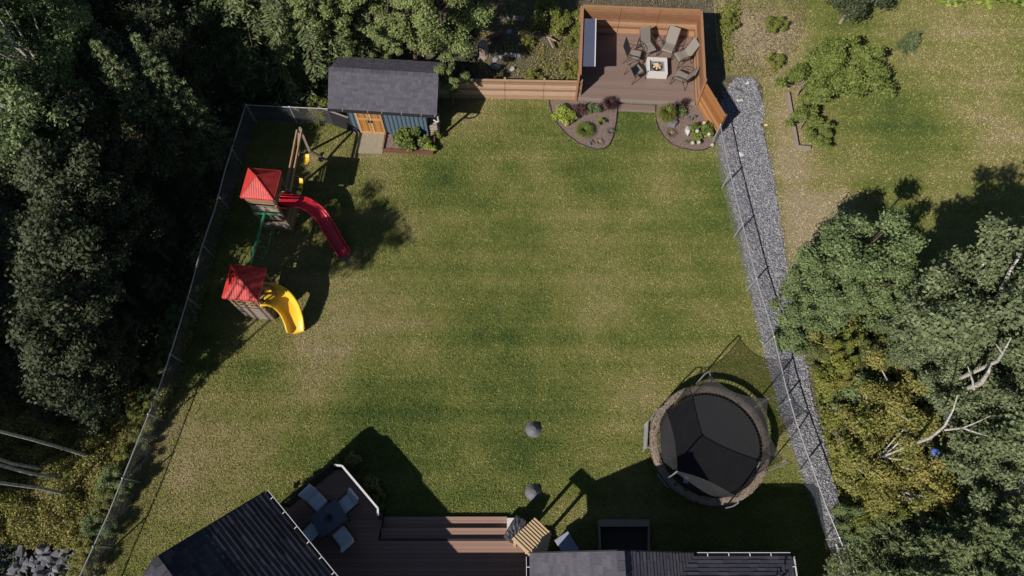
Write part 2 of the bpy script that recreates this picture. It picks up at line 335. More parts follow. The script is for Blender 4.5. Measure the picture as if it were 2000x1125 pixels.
def poly_grid(name, poly, z, mat, step=0.6, attr=True):
    bm = bmesh.new(); vs = [bm.verts.new((p[0], p[1], z)) for p in poly]; bm.faces.new(vs)
    xs = [p[0] for p in poly]; ys = [p[1] for p in poly]
    x = math.floor(min(xs)) + step
    while x < max(xs):
        bmesh.ops.bisect_plane(bm, geom=bm.verts[:]+bm.edges[:]+bm.faces[:], plane_co=(x,0,0), plane_no=(1,0,0)); x += step
    y = math.floor(min(ys)) + step
    while y < max(ys):
        bmesh.ops.bisect_plane(bm, geom=bm.verts[:]+bm.edges[:]+bm.faces[:], plane_co=(0,y,0), plane_no=(0,1,0)); y += step
    bm.normal_update()
    me = bpy.data.meshes.new(name); bm.to_mesh(me); bm.free()
    if me.polygons and me.polygons[0].normal.z < 0: me.flip_normals()
    if attr:
        co = np.array([v.co[:] for v in me.vertices]); a = me.attributes.new('dry', 'FLOAT', 'POINT')
        a.data.foreach_set('value', dryness(co[:,0], co[:,1]).astype(np.float32))
    me.materials.append(mat); o = bpy.data.objects.new(name, me); COL.objects.link(o); o['kind'] = 'structure'; return o
def PW(pts, z=0.0): return [W(a, b, z) for a, b in pts]
def inside(poly, x, y):
    r = np.zeros(x.shape, bool); n = len(poly)
    for i in range(n):
        x1, y1 = poly[i][0], poly[i][1]; x2, y2 = poly[(i+1) % n][0], poly[(i+1) % n][1]
        if y1 == y2: continue
        c = ((y1 > y) != (y2 > y)) & (x < (x2-x1)*(y-y1)/(y2-y1) + x1); r ^= c
    return r

g = MB(); g.add([(-200,-150,0),(200,-150,0),(200,200,0),(-200,200,0)], [(0,1,2,3)])
o = g.build('ground', M_SOIL); o['kind'] = 'structure'

LAWN = PW([(500,236),(468,330),(440,420),(408,520),(382,620),(352,735),(338,780),(300,860),(240,980),(185,1125),(160,1220),(1690,1220),(1648,1125),(1610,1030),(1583,960),
           (1557,891),(1537,830),(1520,779),(1489,665),(1472,580),(1452,480),(1432,400),(1414,320),(1400,262),(1370,215),(1130,190),(860,190),(700,240)])
poly_grid('lawn', LAWN, 0.004, M_LAWN)
NLAWN = PW([(1386,-80),(1590,-80),(2120,-60),(2120,800),(1800,760),(1560,690),(1545,600),(1530,480),(1509,340),(1490,240),(1490,170),(1474,152),(1440,148),(1420,150),(1400,90)])
poly_grid('neighbour_lawn', NLAWN, 0.004, M_LAWN)
GRAVEL = PW([(1398,250),(1412,320),(1430,400),(1450,480),(1470,580),(1487,665),(1518,779),(1535,830),(1555,891),(1581,960),(1608,1030),(1646,1125),(1690,1220),(1720,1220),
             (1680,1110),(1655,1030),(1632,960),(1612,880),(1590,800),(1572,700),(1551,610),(1543,560),(1530,480),(1521,420),(1508,340),(1497,290),(1486,240),(1494,215),(1480,175),(1474,152),(1440,150),(1425,165),(1408,200)])
poly_grid('gravel_path', GRAVEL, 0.012, M_GRAVEL, attr=False)

def grass_blades(name, poly, n, hgt, wid, label, avoid=()):
    xs = [p[0] for p in poly]; ys = [p[1] for p in poly]
    x = RNG.uniform(min(xs), max(xs), n*2); y = RNG.uniform(max(min(ys), -1), min(max(ys), 27.5), n*2)
    k = inside(poly, x, y)
    for a in avoid: k &= ~inside(a, x, y)
    x, y = x[k][:n], y[k][:n]; m = len(x); d = dryness(x, y)
    a = RNG.uniform(0, 2*math.pi, m); h = hgt*RNG.uniform(0.5, 1.4, m)*(1.15-0.4*d); wd = wid*RNG.uniform(0.6, 1.5, m)
    lean = RNG.uniform(0.3, 1.3, m)*h; b = RNG.uniform(0, 2*math.pi, m)
    V = np.zeros((m, 3, 3)); dx, dy = np.cos(a)*wd/2, np.sin(a)*wd/2
    V[:,0] = np.stack([x-dx, y-dy, np.full(m, .005)], 1); V[:,1] = np.stack([x+dx, y+dy, np.full(m, .005)], 1)
    V[:,2] = np.stack([x+np.cos(b)*lean, y+np.sin(b)*lean, h], 1)
    o = npmesh(name, V.reshape(-1, 3), np.arange(m*3).reshape(m, 3), M_BLADE, attrs={'dry': np.repeat(d, 3)})
    return tag(o, label, 'grass', kind='stuff')
BED_L = PW([(1072,197),(1078,222),(1090,245),(1108,265),(1130,281),(1150,289),(1165,293),(1180,291),(1190,284),(1198,266),(1203,240),(1206,214),(1200,200)])
BED_R = PW([(1279,214),(1281,235),(1286,252),(1297,270),(1312,283),(1330,291),(1355,295),(1375,294),(1392,286),(1402,270),(1400,240),(1357,205),(1285,203)])
PAD = PW([(701,254),(752,257),(747,301),(698,300)])
grass_blades('grass', LAWN, 430000, 0.05, 0.026, 'short mown green and straw coloured lawn grass across the yard', (BED_L, BED_R, PAD))
grass_blades('grass', NLAWN, 130000, 0.06, 0.03, 'patchy green and tan grass of the yard right of the gravel path')
tag(bpy.data.objects['ground'], None)

M_GST = mat_var('gravel_stone', [(0.2, (0.13, 0.13, 0.15)), (0.55, (0.235, 0.235, 0.265)), (0.95, (0.42, 0.42, 0.44))], 3, 0.9, isl=0.75, bstr=0.3)
# gravel stones: uncountable
def stones(name, poly, n, smin, smax, mat, zs=0.5):
    xs = [p[0] for p in poly]; ys = [p[1] for p in poly]
    x = RNG.uniform(min(xs), max(xs), n*6); y = RNG.uniform(max(min(ys), -1), max(ys), n*6); k = inside(poly, x + RNG.normal(0,.09,n*6), y + RNG.normal(0,.09,n*6)); x, y = x[k][:n], y[k][:n]; m = len(x)
    base = np.array([[1,0,0],[-1,0,0],[0,1,0],[0,-1,0],[0,0,1],[0,0,-1]], float)
    F0 = np.array([[0,2,4],[2,1,4],[1,3,4],[3,0,4],[2,0,5],[1,2,5],[3,1,5],[0,3,5]])
    s = RNG.uniform(smin, smax, (m,1,1))*RNG.uniform(0.6,1.2,(m,6,1)); V = base[None]*s; a = RNG.uniform(0, 6.28, m); c, si = np.cos(a)[:,None], np.sin(a)[:,None]
    til = RNG.uniform(-.8,.8,m)[:,None]; ct, st = np.cos(til), np.sin(til)
    X, Y, Z = V[:,:,0], V[:,:,1], V[:,:,2]*zs
    X, Z = X*ct - Z*st, X*st + Z*ct
    V = np.stack([X*c - Y*si + x[:,None], X*si + Y*c + y[:,None], Z + 0.015 + s[:,0]*0.15], 2)
    F = (F0[None] + (np.arange(m)*6)[:,None,None]).reshape(-1,3)
    return npmesh(name, V.reshape(-1,3), F, mat)
tag(stones('gravel', GRAVEL, 21000, 0.018, 0.065, M_GST), 'loose crushed grey gravel along the right chain-link fence', 'gravel', kind='stuff')

# ================================================================== HOUSE
def shingle_plane(mb, e0, u, up, L, run, rise, clip=None, course=0.145, tab=0.32, th=0.009, seed=0, even=False):
    """courses of tabs on a slope: e0 eave start, u along the eave, up = horizontal unit vector pointing up-slope"""
    rnd = random.Random(seed); e0 = Vector(e0); u = Vector((u[0],u[1],0)).normalized(); up = Vector((up[0],up[1],0)).normalized()
    sl = math.hypot(run, rise); s = (up*run + Vector((0,0,rise)))/sl; nrm = u.cross(s)
    if nrm.z < 0: nrm = -nrm
    n = int(math.ceil(sl/course))
    for i in range(n):
        a, b = i*course, min(sl, (i+1)*course + 0.01)
        x = -rnd.uniform(0, tab)
        while x < L:
            wd = tab*rnd.uniform(0.6, 1.25); x0, x1 = max(0, x), min(L, x + wd - 0.004); x += wd
            if x1 - x0 < 0.02: continue
            if clip and not clip(e0 + u*(x0+x1)/2 + s*(a+b)/2): continue
            h = th*(rnd.uniform(.8,1.2) if even else rnd.choice((1, 1, 1.5, 1.8)))
            q = [e0+u*x0+s*a, e0+u*x1+s*a, e0+u*x1+s*b, e0+u*x0+s*b]
            bot = [v + nrm*(0.0) for v in q]; top = [q[0]+nrm*(h+.006), q[1]+nrm*(h+.006), q[2]+nrm*0.004, q[3]+nrm*0.004]
            mb.add(bot+top, [(4,5,6,7),(0,1,5,4),(1,2,6,5),(3,0,4,7)])
house = thing('house', 'dark shingled house at the bottom edge with two gabled wings and white edged gutters', 'house', (-3, -4, 0))
# left wing: ridge runs to the lower right, its shaded slope faces the deck
d = Vector((0.70, -0.714, 0)).normalized(); p = Vector((-0.714, -0.70, 0)).normalized()
E1 = W(517, 962, 3.13); LW = 8.0; RUN, RISE = 2.9, 2.17
roofL = MB()
def slab(mb, a, b, c, dd, th=0.12):
    A = [Vector(x) for x in (a, b, c, dd)]; dn = Vector((0,0,-th))
    mb.add([x + Vector((0,0,-.004)) for x in A] + [x + dn for x in A], [(0,1,2,3),(7,6,5,4),(0,4,5,1),(1,5,6,2),(2,6,7,3),(3,7,4,0)])
ridge0 = E1 + p*RUN + Vector((0,0,RISE)); far0 = E1 + p*2*RUN
slab(roofL, E1, E1+d*LW, ridge0+d*LW, ridge0); slab(roofL, ridge0, ridge0+d*LW, far0+d*LW, far0)
shingle_plane(roofL, E1, d, p, LW, RUN, RISE, seed=1, tab=0.5, th=0.016, course=0.165, even=True)
shingle_plane(roofL, far0, d, -p, 4.0, RUN, RISE, seed=2)
for i in range(20):
    a = ridge0 + d*(i*0.26); roofL.beam(a + Vector((0,0,.02)), a + d*0.25 + Vector((0,0,.035)), 0.24, 0.02)
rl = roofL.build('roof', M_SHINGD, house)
wl = MB(); q = [Vector((k.x, k.y, 0)) for k in (E1+p*0.4+d*0.35, E1+d*LW+p*0.4, far0-p*0.4+d*LW, far0-p*0.4+d*0.35)]
wl.prism(q, 0, 3.0)
r0 = ridge0 + d*0.35; wl.add([q[0]+Vector((0,0,3)), q[3]+Vector((0,0,3)), r0-Vector((0,0,.2)), q[0]+Vector((0,0,3))+d*.1, q[3]+Vector((0,0,3))+d*.1, r0-Vector((0,0,.2))+d*.1], [(0,1,2),(5,4,3),(0,2,5,3),(1,4,5,2)])
# right wing walls share the same wall part
RX, RY = 3.1, 0.72; EL, ER, EZ, RZ = 0.56, 5.66, 2.86, 4.81
wl.prism([(EL+.4, RY-.35), (ER+.2, RY-.35), (8.3, RY-.45), (8.3, -6), (EL+.4, -6)], 0, 2.8)
wl.add([(EL+.4,RY-.35,2.8),(ER-.4,RY-.35,2.8),(RX,RY-.35,RZ-.25),(EL+.4,RY-.45,2.8),(ER-.4,RY-.45,2.8),(RX,RY-.45,RZ-.25)], [(0,2,1),(3,4,5),(0,3,5,2),(1,2,5,4)])
wl.build('wall', M_BLUE, house)
# middle wing, just below the picture: its eave shades the deck
MRY, MRZ = -1.25, 3.0
mm = MB(); slab(mm, (-6.5,MRY,MRZ),(.9,MRY,MRZ),(.9,MRY-3.4,MRZ+2.1),(-6.5,MRY-3.4,MRZ+2.1)); mm.build('roof', M_SHING, house)
mm = MB(); mm.prism([(-6,MRY-.4),(.9,MRY-.4),(.9,-6),(-6,-6)], 0, 2.85); mm.build('wall', M_BLUE, house)
# rake boards and gutters
def gutter(name_parent, a, b, outd, step=0.62, lip=True, dark=M_DARK):
    a, b, outd = Vector(a), Vector(b), Vector(outd).normalized(); L = (b-a).length; dd = (b-a).normalized()
    m = MB(); m.beam(a + outd*0.055 - Vector((0,0,.11)), b + outd*0.055 - Vector((0,0,.11)), 0.10, 0.012)
    m.beam(a + outd*0.006 - Vector((0,0,.06)), b + outd*0.006 - Vector((0,0,.06)), 0.010, 0.10)
    gt = m.build('gutter', dark, name_parent)
    m = MB(); m.beam(a + outd*0.112 - Vector((0,0,.05)), b + outd*0.112 - Vector((0,0,.05)), 0.014, 0.09)
    gt2 = m.build('gutter_lip', M_WHITE, gt); gt2.matrix_parent_inverse = Matrix.Identity(4)
    k = 0.3
    while k < L - 0.1:
        m = MB(); c = a + dd*k; m.beam(c - outd*0.07 + Vector((0,0,.012)), c + outd*0.11 + Vector((0,0,.012)), 0.022, 0.015); m.build('gutter_bracket', M_WHITE, gt); k += step
    return gt
# children of gutters must subtract the same origin as the house
def fix_offset(parent, root):
    for ch in parent.children:
        off = Vector(root['_o'])
        for v in ch.data.vertices: v.co -= off
gt = gutter(house, E1, E1 + d*LW, -p); fix_offset(gt, house)
m = MB(); m.beam(E1 - d*.02 - Vector((0,0,.06)), ridge0 - d*.02 - Vector((0,0,.06)), 0.03, 0.16); m.beam(ridge0 - d*.02 - Vector((0,0,.06)), far0 - d*.02 - Vector((0,0,.06)), 0.03, 0.16)
m.build('rake_board', M_DARK, house)
# right wing roof
rr = MB(); Y1 = RY; Y0 = -6
slab(rr, (EL,Y1,EZ),(EL,Y0,EZ),(RX,Y0,RZ),(RX,Y1,RZ)); slab(rr, (RX,Y1,RZ),(RX,Y0,RZ),(ER+.6,Y0,EZ-.46+.0),(ER,Y1,EZ))
shingle_plane(rr, (EL,Y1,EZ), (0,-1,0), (1,0,0), 4.5, RX-EL, RZ-EZ, seed=3)
shingle_plane(rr, (ER,Y1,EZ), (0,-1,0), (-1,0,0), 4.5, ER-RX, RZ-EZ, seed=4)
for i in range(16): rr.beam((RX, Y1-.26*i, RZ+.02), (RX, Y1-.26*i-.25, RZ+.035), 0.24, 0.02)
rr.build('roof', M_SHING, house)
r2 = MB(); HX, HY = 8.71, 0.63; DP = 3.2; slope = 0.75
slab(r2, (5.0,HY,EZ),(HX,HY,EZ),(HX-DP,HY-DP,EZ+DP*slope),(3.1,HY-DP,EZ+DP*slope)); slab(r2, (HX,HY,EZ),(HX,-6,EZ),(HX-DP,-6,EZ+DP*slope),(HX-DP,HY-DP,EZ+DP*slope))
shingle_plane(r2, (5.0,HY,EZ), (1,0,0), (0,-1,0), HX-5.0, DP, DP*slope, clip=lambda v: v.x < HX-(HY-v.y)+.1 and v.x > ER-(HY-v.y)*0.9-0.15, seed=5)
shingle_plane(r2, (HX,HY,EZ), (0,-1,0), (-1,0,0), 5.0, DP, DP*slope, clip=lambda v: v.y < HY-(HX-v.x)+.1, seed=6)
r2.build('roof', M_SHING, house)
gt = gutter(house, (ER+.15,HY,EZ), (HX,HY,EZ), (0,1,0), 0.66); fix_offset(gt, house)
gt = gutter(house, (HX,HY,EZ), (HX,-5,EZ), (1,0,0), 0.66); fix_offset(gt, house)
gt = gutter(house, (EL,RY-.1,EZ), (EL,-5,EZ), (-1,0,0), 0.55); fix_offset(gt, house)
m = MB(); m.beam((EL,RY+.02,EZ-.06),(RX,RY+.02,RZ-.06),.03,.16); m.beam((RX,RY+.02,RZ-.06),(ER,RY+.02,EZ-.06),.03,.16); m.build('rake_board', M_DARK, house)

# ================================================================== DECK of the house
DZ = 0.60
deck = thing('deck', 'brown composite deck with three wide steps and an angular shaded corner behind the house', 'deck', (-3, 1, 0))
rail_px = [(548,984),(645,908),(668,910),(738,993),(738,1010)]
rail = [W(a, b, 1.5) for a, b in rail_px]
sx0 = W(745, 1030, .36).x; sx1 = W(990, 1030, .36).x
yD = W(870, 1052, DZ).y; yT2 = W(870, 1031, .40).y; yT1 = W(870, 1009, .20).y
out = [(r.x, r.y) for r in rail]
foot = out + [(sx0-.05, yD), (sx1+1.2, yD), (1.2, 0.6), (1.2, -3), (-7.5, -3), (out[0][0]-.6, out[0][1]-.5)]
fr = MB(); fr.prism(foot, 0.02, DZ-0.03); fr.build('deck_frame', M_DARK, deck)
# boards clipped to the outline
def boards(mb, poly, z, wd=0.14, gap=0.006, th=0.028, ang=0.0, ylim=None):
    c, s = math.cos(ang), math.sin(ang); P = [(x*c + y*s, -x*s + y*c) for x, y in poly]
    y0, y1 = min(q[1] for q in P), max(q[1] for q in P); y = y0
    while y < y1:
        ym = min(y + wd/2, y1-.001); xs = []
        for i in range(len(P)):
            a, b = P[i], P[(i+1) % len(P)]
            if (a[1] > ym) != (b[1] > ym): xs.append(a[0] + (ym-a[1])*(b[0]-a[0])/(b[1]-a[1]))
        xs.sort()
        for k in range(0, len(xs)-1, 2):
            xa, xb = xs[k], xs[k+1]
            if xb - xa < .05: continue
            cx, cy = (xa+xb)/2, y + (wd-gap)/2
            mb.box((cx*c - cy*s, cx*s + cy*c, z - th/2), (xb-xa, wd-gap, th), rz=ang)
        y += wd
fl = MB(); boards(fl, foot, DZ); fl.build('deck_boards', M_COMPL, deck)
for nm, za, ya, yb in (('step', .40, yD, yT2), ('step', .20, yT2, yT1)):
    s = MB(); hgt = za - 0.03
    s.box(((sx0+sx1)/2, (ya+yb)/2-.02, hgt/2), (sx1-sx0-.02, yb-ya-.04, hgt-.02)); o = s.build(nm, M_DARK, deck)
    b = MB(); nb = 3; wd = (yb-ya)/nb
    for i in range(nb): b.box(((sx0+sx1)/2, ya+wd*(i+.5), za-.014), (sx1-sx0, wd-.006, .028))
    k = b.build('tread_boards', M_COMPL, o)
    for v in k.data.vertices: v.co -= Vector(deck['_o'])
rb = MB()
for i in range(len(rail)-1):
    rb.beam((rail[i].x, rail[i].y, 1.43), (rail[i+1].x, rail[i+1].y, 1.43), 0.05, 0.03); rb.beam((rail[i].x, rail[i].y, .64), (rail[i+1].x, rail[i+1].y, .64), 0.04, 0.03)
    L = (rail[i+1]-rail[i]).length; n = max(1, int(L/.12))
    for k in range(n): q = rail[i].lerp(rail[i+1], (k+.5)/n); rb.box((q.x, q.y, 1.03), (.018, .018, .8))
rl = rb.build('railing', M_DARK, deck)
for r in rail:
    b = MB(); b.box((r.x, r.y, .98), (.07, .07, .92)); b.build('railing_post', M_DARK, deck)
b = MB()
pts = [W(652,908,1.5), W(668,910,1.5), W(738,993,1.5), W(738,1008,1.5)]
for i in range(3): b.beam(pts[i], pts[i+1], 0.065, 0.03)
b.build('handrail', M_WHITE, deck)
b = MB(); b.beam(W(548,984,1.5), W(645,908,1.5), 0.07, 0.03); b.build('handrail', M_BRONZE, deck)

# pale slab, covered grill, slatted pergola, box
t = MB(); t.box(W(1002,1033,.5)+Vector((.0,0,-.24)), (.42,.74,.48)); tag(t.build('stone_landing', M_WCONC, bevel=.015), 'pale grey stone block at the right end of the deck steps', 'block')
gr = thing('covered_grill', 'grill under a crumpled black cover beside the slatted pergola', 'grill', W(1007,1036,.9).to_tuple()[:2]+(0.02,))
def lumpy(name, c, sx, sy, sz, rz, mat, parent, seed, amp=.12, sub=4, flat=0.75):
    bm = bmesh.new(); bmesh.ops.create_icosphere(bm, subdivisions=sub, radius=1.0); rnd = np.random.default_rng(seed)
    ph = rnd.uniform(0, 6.28, (8,)); fr_ = rnd.uniform(2, 9, (8, 3))
    M = Matrix.Rotation(rz, 3, 'Z')
    for v in bm.verts:
        q = v.co.copy(); k = max(abs(q.x), abs(q.y), abs(q.z)); q = q.lerp(q/k*0.9, flat)
        dsp = sum(abs(math.sin(fr_[i] @ np.array(v.co) + ph[i])) for i in range(8))/8 - .5
        q *= 1 + amp*2*dsp; v.co = M @ Vector((q.x*sx, q.y*sy, q.z*sz)) + Vector(c)
    me = bpy.data.meshes.new(name); bm.to_mesh(me); bm.free(); me.materials.append(mat)
    o = bpy.data.objects.new(name, me); COL.objects.link(o)
    if parent: o.parent = parent
    return o
M_COVER = plain('crumpled_black_cover', (0.055, 0.057, 0.07), 0.5)
lumpy('cover', (0.0,.04,.60), .25, .46, .58, R(-32), M_COVER, gr, 3, .16)
b = MB(); b.box(gr.location+Vector((-.02,0,.04)), (.5,.6,.06), rz=R(-32)); b.build('grill_base', M_BLACK, gr)
pg = thing('pergola', 'small slatted pine pergola roof on posts above the deck end', 'pergola', (0.6, 1.2, 0))
Pa, Pb, Pc, Pd = W(999,1053,2.57), W(1032,1092,2.57), W(1044,1011,2.2), W(1077,1042,2.2)
cutA, cutB = W(1078,1040,2.25), W(1068,1080,2.4)
nsl = 10
for i in range(nsl):
    f = (i+.5)/nsl; a = Pa.lerp(Pc, f); dirv = (Pd-Pc).normalized()
    b = a + dirv*2.6
    # cut on the slanted end
    c1, c2 = cutA.xy, cutB.xy; rx, ry = dirv.x, dirv.y; sx_, sy_ = (c2-c1)
    den = rx*sy_ - ry*sx_
    tt = ((c1.x-a.x)*sy_ - (c1.y-a.y)*sx_)/den
    tt = min(max(tt, .3), 2.2) if i > 0 else .95
    m = MB(); m.beam(a, a + dirv*tt, (Pc-Pa).length/nsl*.93, 0.022, up=(0,0,1)); m.build('slat', M_SLAT, pg)
m = MB(); m.beam(Pa + (Pd-Pc).normalized()*.12 - Vector((0,0,.08)), Pc + (Pd-Pc).normalized()*.12 - Vector((0,0,.08)), .05, .12); m.beam(Pa + (Pd-Pc).normalized()*.62 - Vector((0,0,.08)), Pc + (Pd-Pc).normalized()*.50 - Vector((0,0,.08)), .05, .12); m.build('rafter', M_SLAT, pg)
for q in (Pa.lerp(Pb,.2), Pc+(Pd-Pc).normalized()*.08, Pd-(Pd-Pc).normalized()*.1):
    m = MB(); m.box((q.x, q.y, q.z/2-.05), (.09,.09,q.z-.12)); m.build('post', M_SLAT, pg)
bx = thing('storage_box', 'pale grey deck box in the shade right of the pergola', 'box', W(1107,1064,.6).to_tuple()[:2]+(0.004,))
m = MB(); m.box((bx.location.x, bx.location.y, .28), (.62,.5,.52), rz=R(-58)); m.build('body', M_DARK, bx)
m = MB(); m.box((bx.location.x, bx.location.y, .575), (.7,.56,.06), rz=R(-58)); m.build('lid', plain('grey_lid', (.26,.29,.38), .6), bx, bevel=.01)
# sandbox frame
sb = thing('sandbox', 'grey timber sandbox frame with a broad bench board on the shaded grass', 'sandbox', (3.9, 1.4, 0))
z = .45; A, B, C_, D_ = W(1171,1016,z), W(1268,1016,z), W(1268,1085,z), W(1173,1085,z)
m = MB(); m.box(((A.x+B.x)/2, A.y-.1, z-.02), (B.x-A.x, .22, .04)); m.build('bench_board', M_TIMBG, sb)
for a, b in ((A,B),(B,C_),(C_,D_),(D_,A)):
    m = MB(); m.beam((a.x,a.y,.22),(b.x,b.y,.22),.05,.42); m.build('side_board', M_TIMBG, sb)
m = MB(); m.prism([(A.x+.04,A.y-.04),(B.x-.04,B.y-.04),(C_.x-.04,C_.y+.04),(D_.x+.04,D_.y+.04)], .01, .16); m.build('sand', plain('dark_soil', (.05,.045,.035), .95), sb)

# patio table and four chairs
tb = thing('patio_table', 'smoked square patio table with a centrepiece on the shaded deck', 'table', (W(643,1012,1.28).x, W(643,1012,1.28).y, DZ))
c = tb.location; ang = R(35)
m = MB(); m.box((c.x,c.y,DZ+.73), (1.05,.82,.03), rz=ang); m.build('tabletop', M_TABLE, tb, bevel=.008)
for sx in (-1,1):
    for sy in (-1,1):
        q = Matrix.Rotation(ang,3,'Z') @ Vector((sx*.46,sy*.35,0)); m = MB(); m.tube([(c.x+q.x,c.y+q.y,DZ),(c.x+q.x,c.y+q.y,DZ+.72)], .022, 8); m.build('leg', M_BLACK, tb)
cp = thing('centrepiece', 'small dark bowl with dried flowers in the middle of the smoked patio table', 'bowl', (c.x,c.y,DZ+.746))
m = MB(); m.lathe((c.x,c.y,DZ+.746), [(.02,.0),(.07,.0),(.12,.07),(.11,.07),(.06,.015),(.0,.015)], 16); m.build('bowl', M_BRONZE, cp, smooth=True)

def deck_chair(name, label, group):
    t = thing(name, label, 'chair', (0,0,0), group, world=False)
    m = MB(); m.box((0,.02,.44),(.5,.52,.09)); m.build('seat_cushion', M_CUSH, t, bevel=.03)
    m = MB(); Mx = Matrix.Rotation(R(-22),3,'X'); m.box((0,-.36,.74),(.52,.08,.56), M=Mx.transposed()); m.build('back_cushion', M_CUSH, t, bevel=.03)
    for s in (-1,1):
        m = MB(); m.tube([(s*.27,.26,.0),(s*.28,.24,.6),(s*.28,.0,.64),(s*.28,-.3,.62)], .016, 8); m.build('arm', M_BLACK, t)
        for y in (.24,-.3):
            m = MB(); m.tube([(s*.25,y,0),(s*.25,y,.4)], .015, 8); m.build('leg', M_BLACK, t)
    m = MB(); m.box((0,0,.385),(.52,.54,.02)); m.build('seat_frame', M_BLACK, t)
    return t
ch0 = deck_chair('patio_chair', 'cushioned patio chair at the upper left side of the smoked table', 'cushioned chairs round the patio table')
spots = [(618,978,'cushioned patio chair at the upper left side of the smoked table'),(675,985,'cushioned patio chair at the upper right side of the smoked table'),
         (604,1043,'cushioned patio chair half under the gutter at the lower left of the smoked table'),(668,1048,'cushioned patio chair at the lower right side of the smoked table')]
for i, (px, py, lb) in enumerate(spots):
    q = W(px, py, DZ+.55); a = math.atan2(c.y-q.y, c.x-q.x) - math.pi/2
    a = [R(-133), R(133), R(-40), R(42)][i]
    if i == 0: ch0.location = (q.x, q.y, DZ); ch0.rotation_euler = (0,0,a)
    else: dup(ch0, (q.x, q.y, DZ), a, label=lb)

# ================================================================== septic lids, trampoline
for i, (px, py, lb) in enumerate(((1042,838,'dark grey conical lid alone on the open lawn'), (1042,961,'dark grey conical lid half in shade nearest the deck steps'))):
    q = W(px, py, .12); t = thing('septic_lid', lb, 'lid', (q.x,q.y,0), 'conical lids on the lawn')
    m = MB(); m.lathe((q.x,q.y,0), [(.31,0),(.31,.03),(.285,.035),(.28,.06),(.10,.24),(.09,.27),(.0,.275)], 16); m.build('cone', M_DOME, t)
    m = MB(); m.lathe((q.x,q.y,.27), [(.05,0),(.05,.03),(.0,.035)], 12); m.build('cap', M_DOME, t)
TC = W(1387, 866, .9); TR = 2.15
tr = thing('trampoline', 'large round black trampoline with a leaning safety net and bark patterned pad', 'trampoline', (TC.x, TC.y, 0))
cx, cy = TC.x, TC.y
m = MB(); m.lathe((cx,cy,.86), [(0.0,-.04),(.6,-.038),(1.2,-.025),(1.78,0)], 64); m.v = m.v; o = m.build('jumping_mat', M_MAT, tr, smooth=True)
m = MB()
for k in range(88):
    a = 2*math.pi*k/88; m.tube([(cx+1.76*math.cos(a),cy+1.76*math.sin(a),.86),(cx+1.95*math.cos(a),cy+1.95*math.sin(a),.87)], .009, 5)
o = m.build('springs', M_BLACK, tr)
m = MB(); n = 96; prof = [(1.88,.885),(1.91,.915),(2.0,.925),(2.09,.915),(2.15,.88),(2.16,.74),(2.14,.70)]
m.lathe((cx,cy,0), prof, n, .006); o = m.build('pad', M_CAMO, tr)
m = MB(); m.tube([(cx+2.05*math.cos(2*math.pi*k/64), cy+2.05*math.sin(2*math.pi*k/64), .84) for k in range(65)], .028, 8); m.build('frame_ring', M_GALV, tr)
HX_, HY_ = cx, cy; angs = [R(156-60*k) for k in range(6)]
tops = []
for k, a in enumerate(angs):
    bx_, by_ = cx+2.24*math.cos(a), cy+2.24*math.sin(a); tx, ty = cx+2.06*math.cos(a), cy+2.06*math.sin(a)
    m = MB(); m.tube([(bx_,by_,.3),(cx+2.27*math.cos(a),cy+2.27*math.sin(a),2.0),(cx+2.22*math.cos(a),cy+2.22*math.sin(a),2.55),(tx,ty,2.62)], .026, 8); m.build('net_pole', M_POLE, tr); tops.append((tx,ty,2.58))
    m = MB(); m.tube([(cx+2.05*math.cos(a-.16),cy+2.05*math.sin(a-.16),.84),(cx+2.05*math.cos(a-.14),cy+2.05*math.sin(a-.14),.03),(cx+2.05*math.cos(a+.14),cy+2.05*math.sin(a+.14),.03),(cx+2.05*math.cos(a+.16),cy+2.05*math.sin(a+.16),.84)], .024, 8); m.build('leg', M_GALV, tr)
m = MB(); segs = 8; ring = []; nb = 6*segs
for k in range(6):
    for j in range(segs):
        f = j/segs; a = Vector(tops[k]); b = Vector(tops[(k+1) % 6]); q = a.lerp(b, f); q.z -= .22*4*f*(1-f); q2 = Vector((cx,cy,q.z)); q = q.lerp(q2, .09*4*f*(1-f)); ring.append(q)
vs = []; rows = 7
for r_ in range(rows+1):
    g_ = r_/rows
    for i in range(nb):
        a0 = math.atan2(ring[i].y-cy, ring[i].x-cx); low = Vector((cx+1.85*math.cos(a0), cy+1.85*math.sin(a0), .9)); q = low.lerp(ring[i], g_)
        q += Vector((random.uniform(-.012,.012), random.uniform(-.012,.012), 0)); vs.append(q)
m.add(vs, [(r_*nb+i, r_*nb+(i+1) % nb, (r_+1)*nb+(i+1) % nb, (r_+1)*nb+i) for r_ in range(rows) for i in range(nb)])
o = m.build('safety_net', M_NET, tr, smooth=True)
m = MB(); m.tube(ring+[ring[0]], .012, 6); m.build('net_top_cord', M_BLACK, tr)
la = R(188); lq = [(W(1263,874,.9)), (W(1266,822,.9)), (W(1278,815,.9))]
m = MB(); m.tube([Vector((lq[0].x,lq[0].y,.02)), lq[0], lq[1], Vector((lq[1].x,lq[1].y,.02))], .016, 8)
for zz in (.3,.6): m.beam((lq[0].x,lq[0].y,zz),(lq[1].x,lq[1].y,zz),.05,.03)
m.tube([lq[1], Vector((lq[2].x,lq[2].y,.88))], .016, 6); m.tube([lq[0], lq[0]+Vector((.3,-.02,0))], .016, 6)
m.build('ladder', M_GALV, tr)
q = W(1341,936,.86)
m = MB(); m.add([(q.x-.13,q.y-.12,.885),(q.x+.05,q.y-.16,.88),(q.x+.03,q.y+.02,.92),(q.x+.12,q.y+.0,.93),(q.x-.02,q.y+.15,.89),(q.x-.1,q.y+.06,.90)], [(0,1,2),(0,2,5),(5,2,4),(2,3,4)])
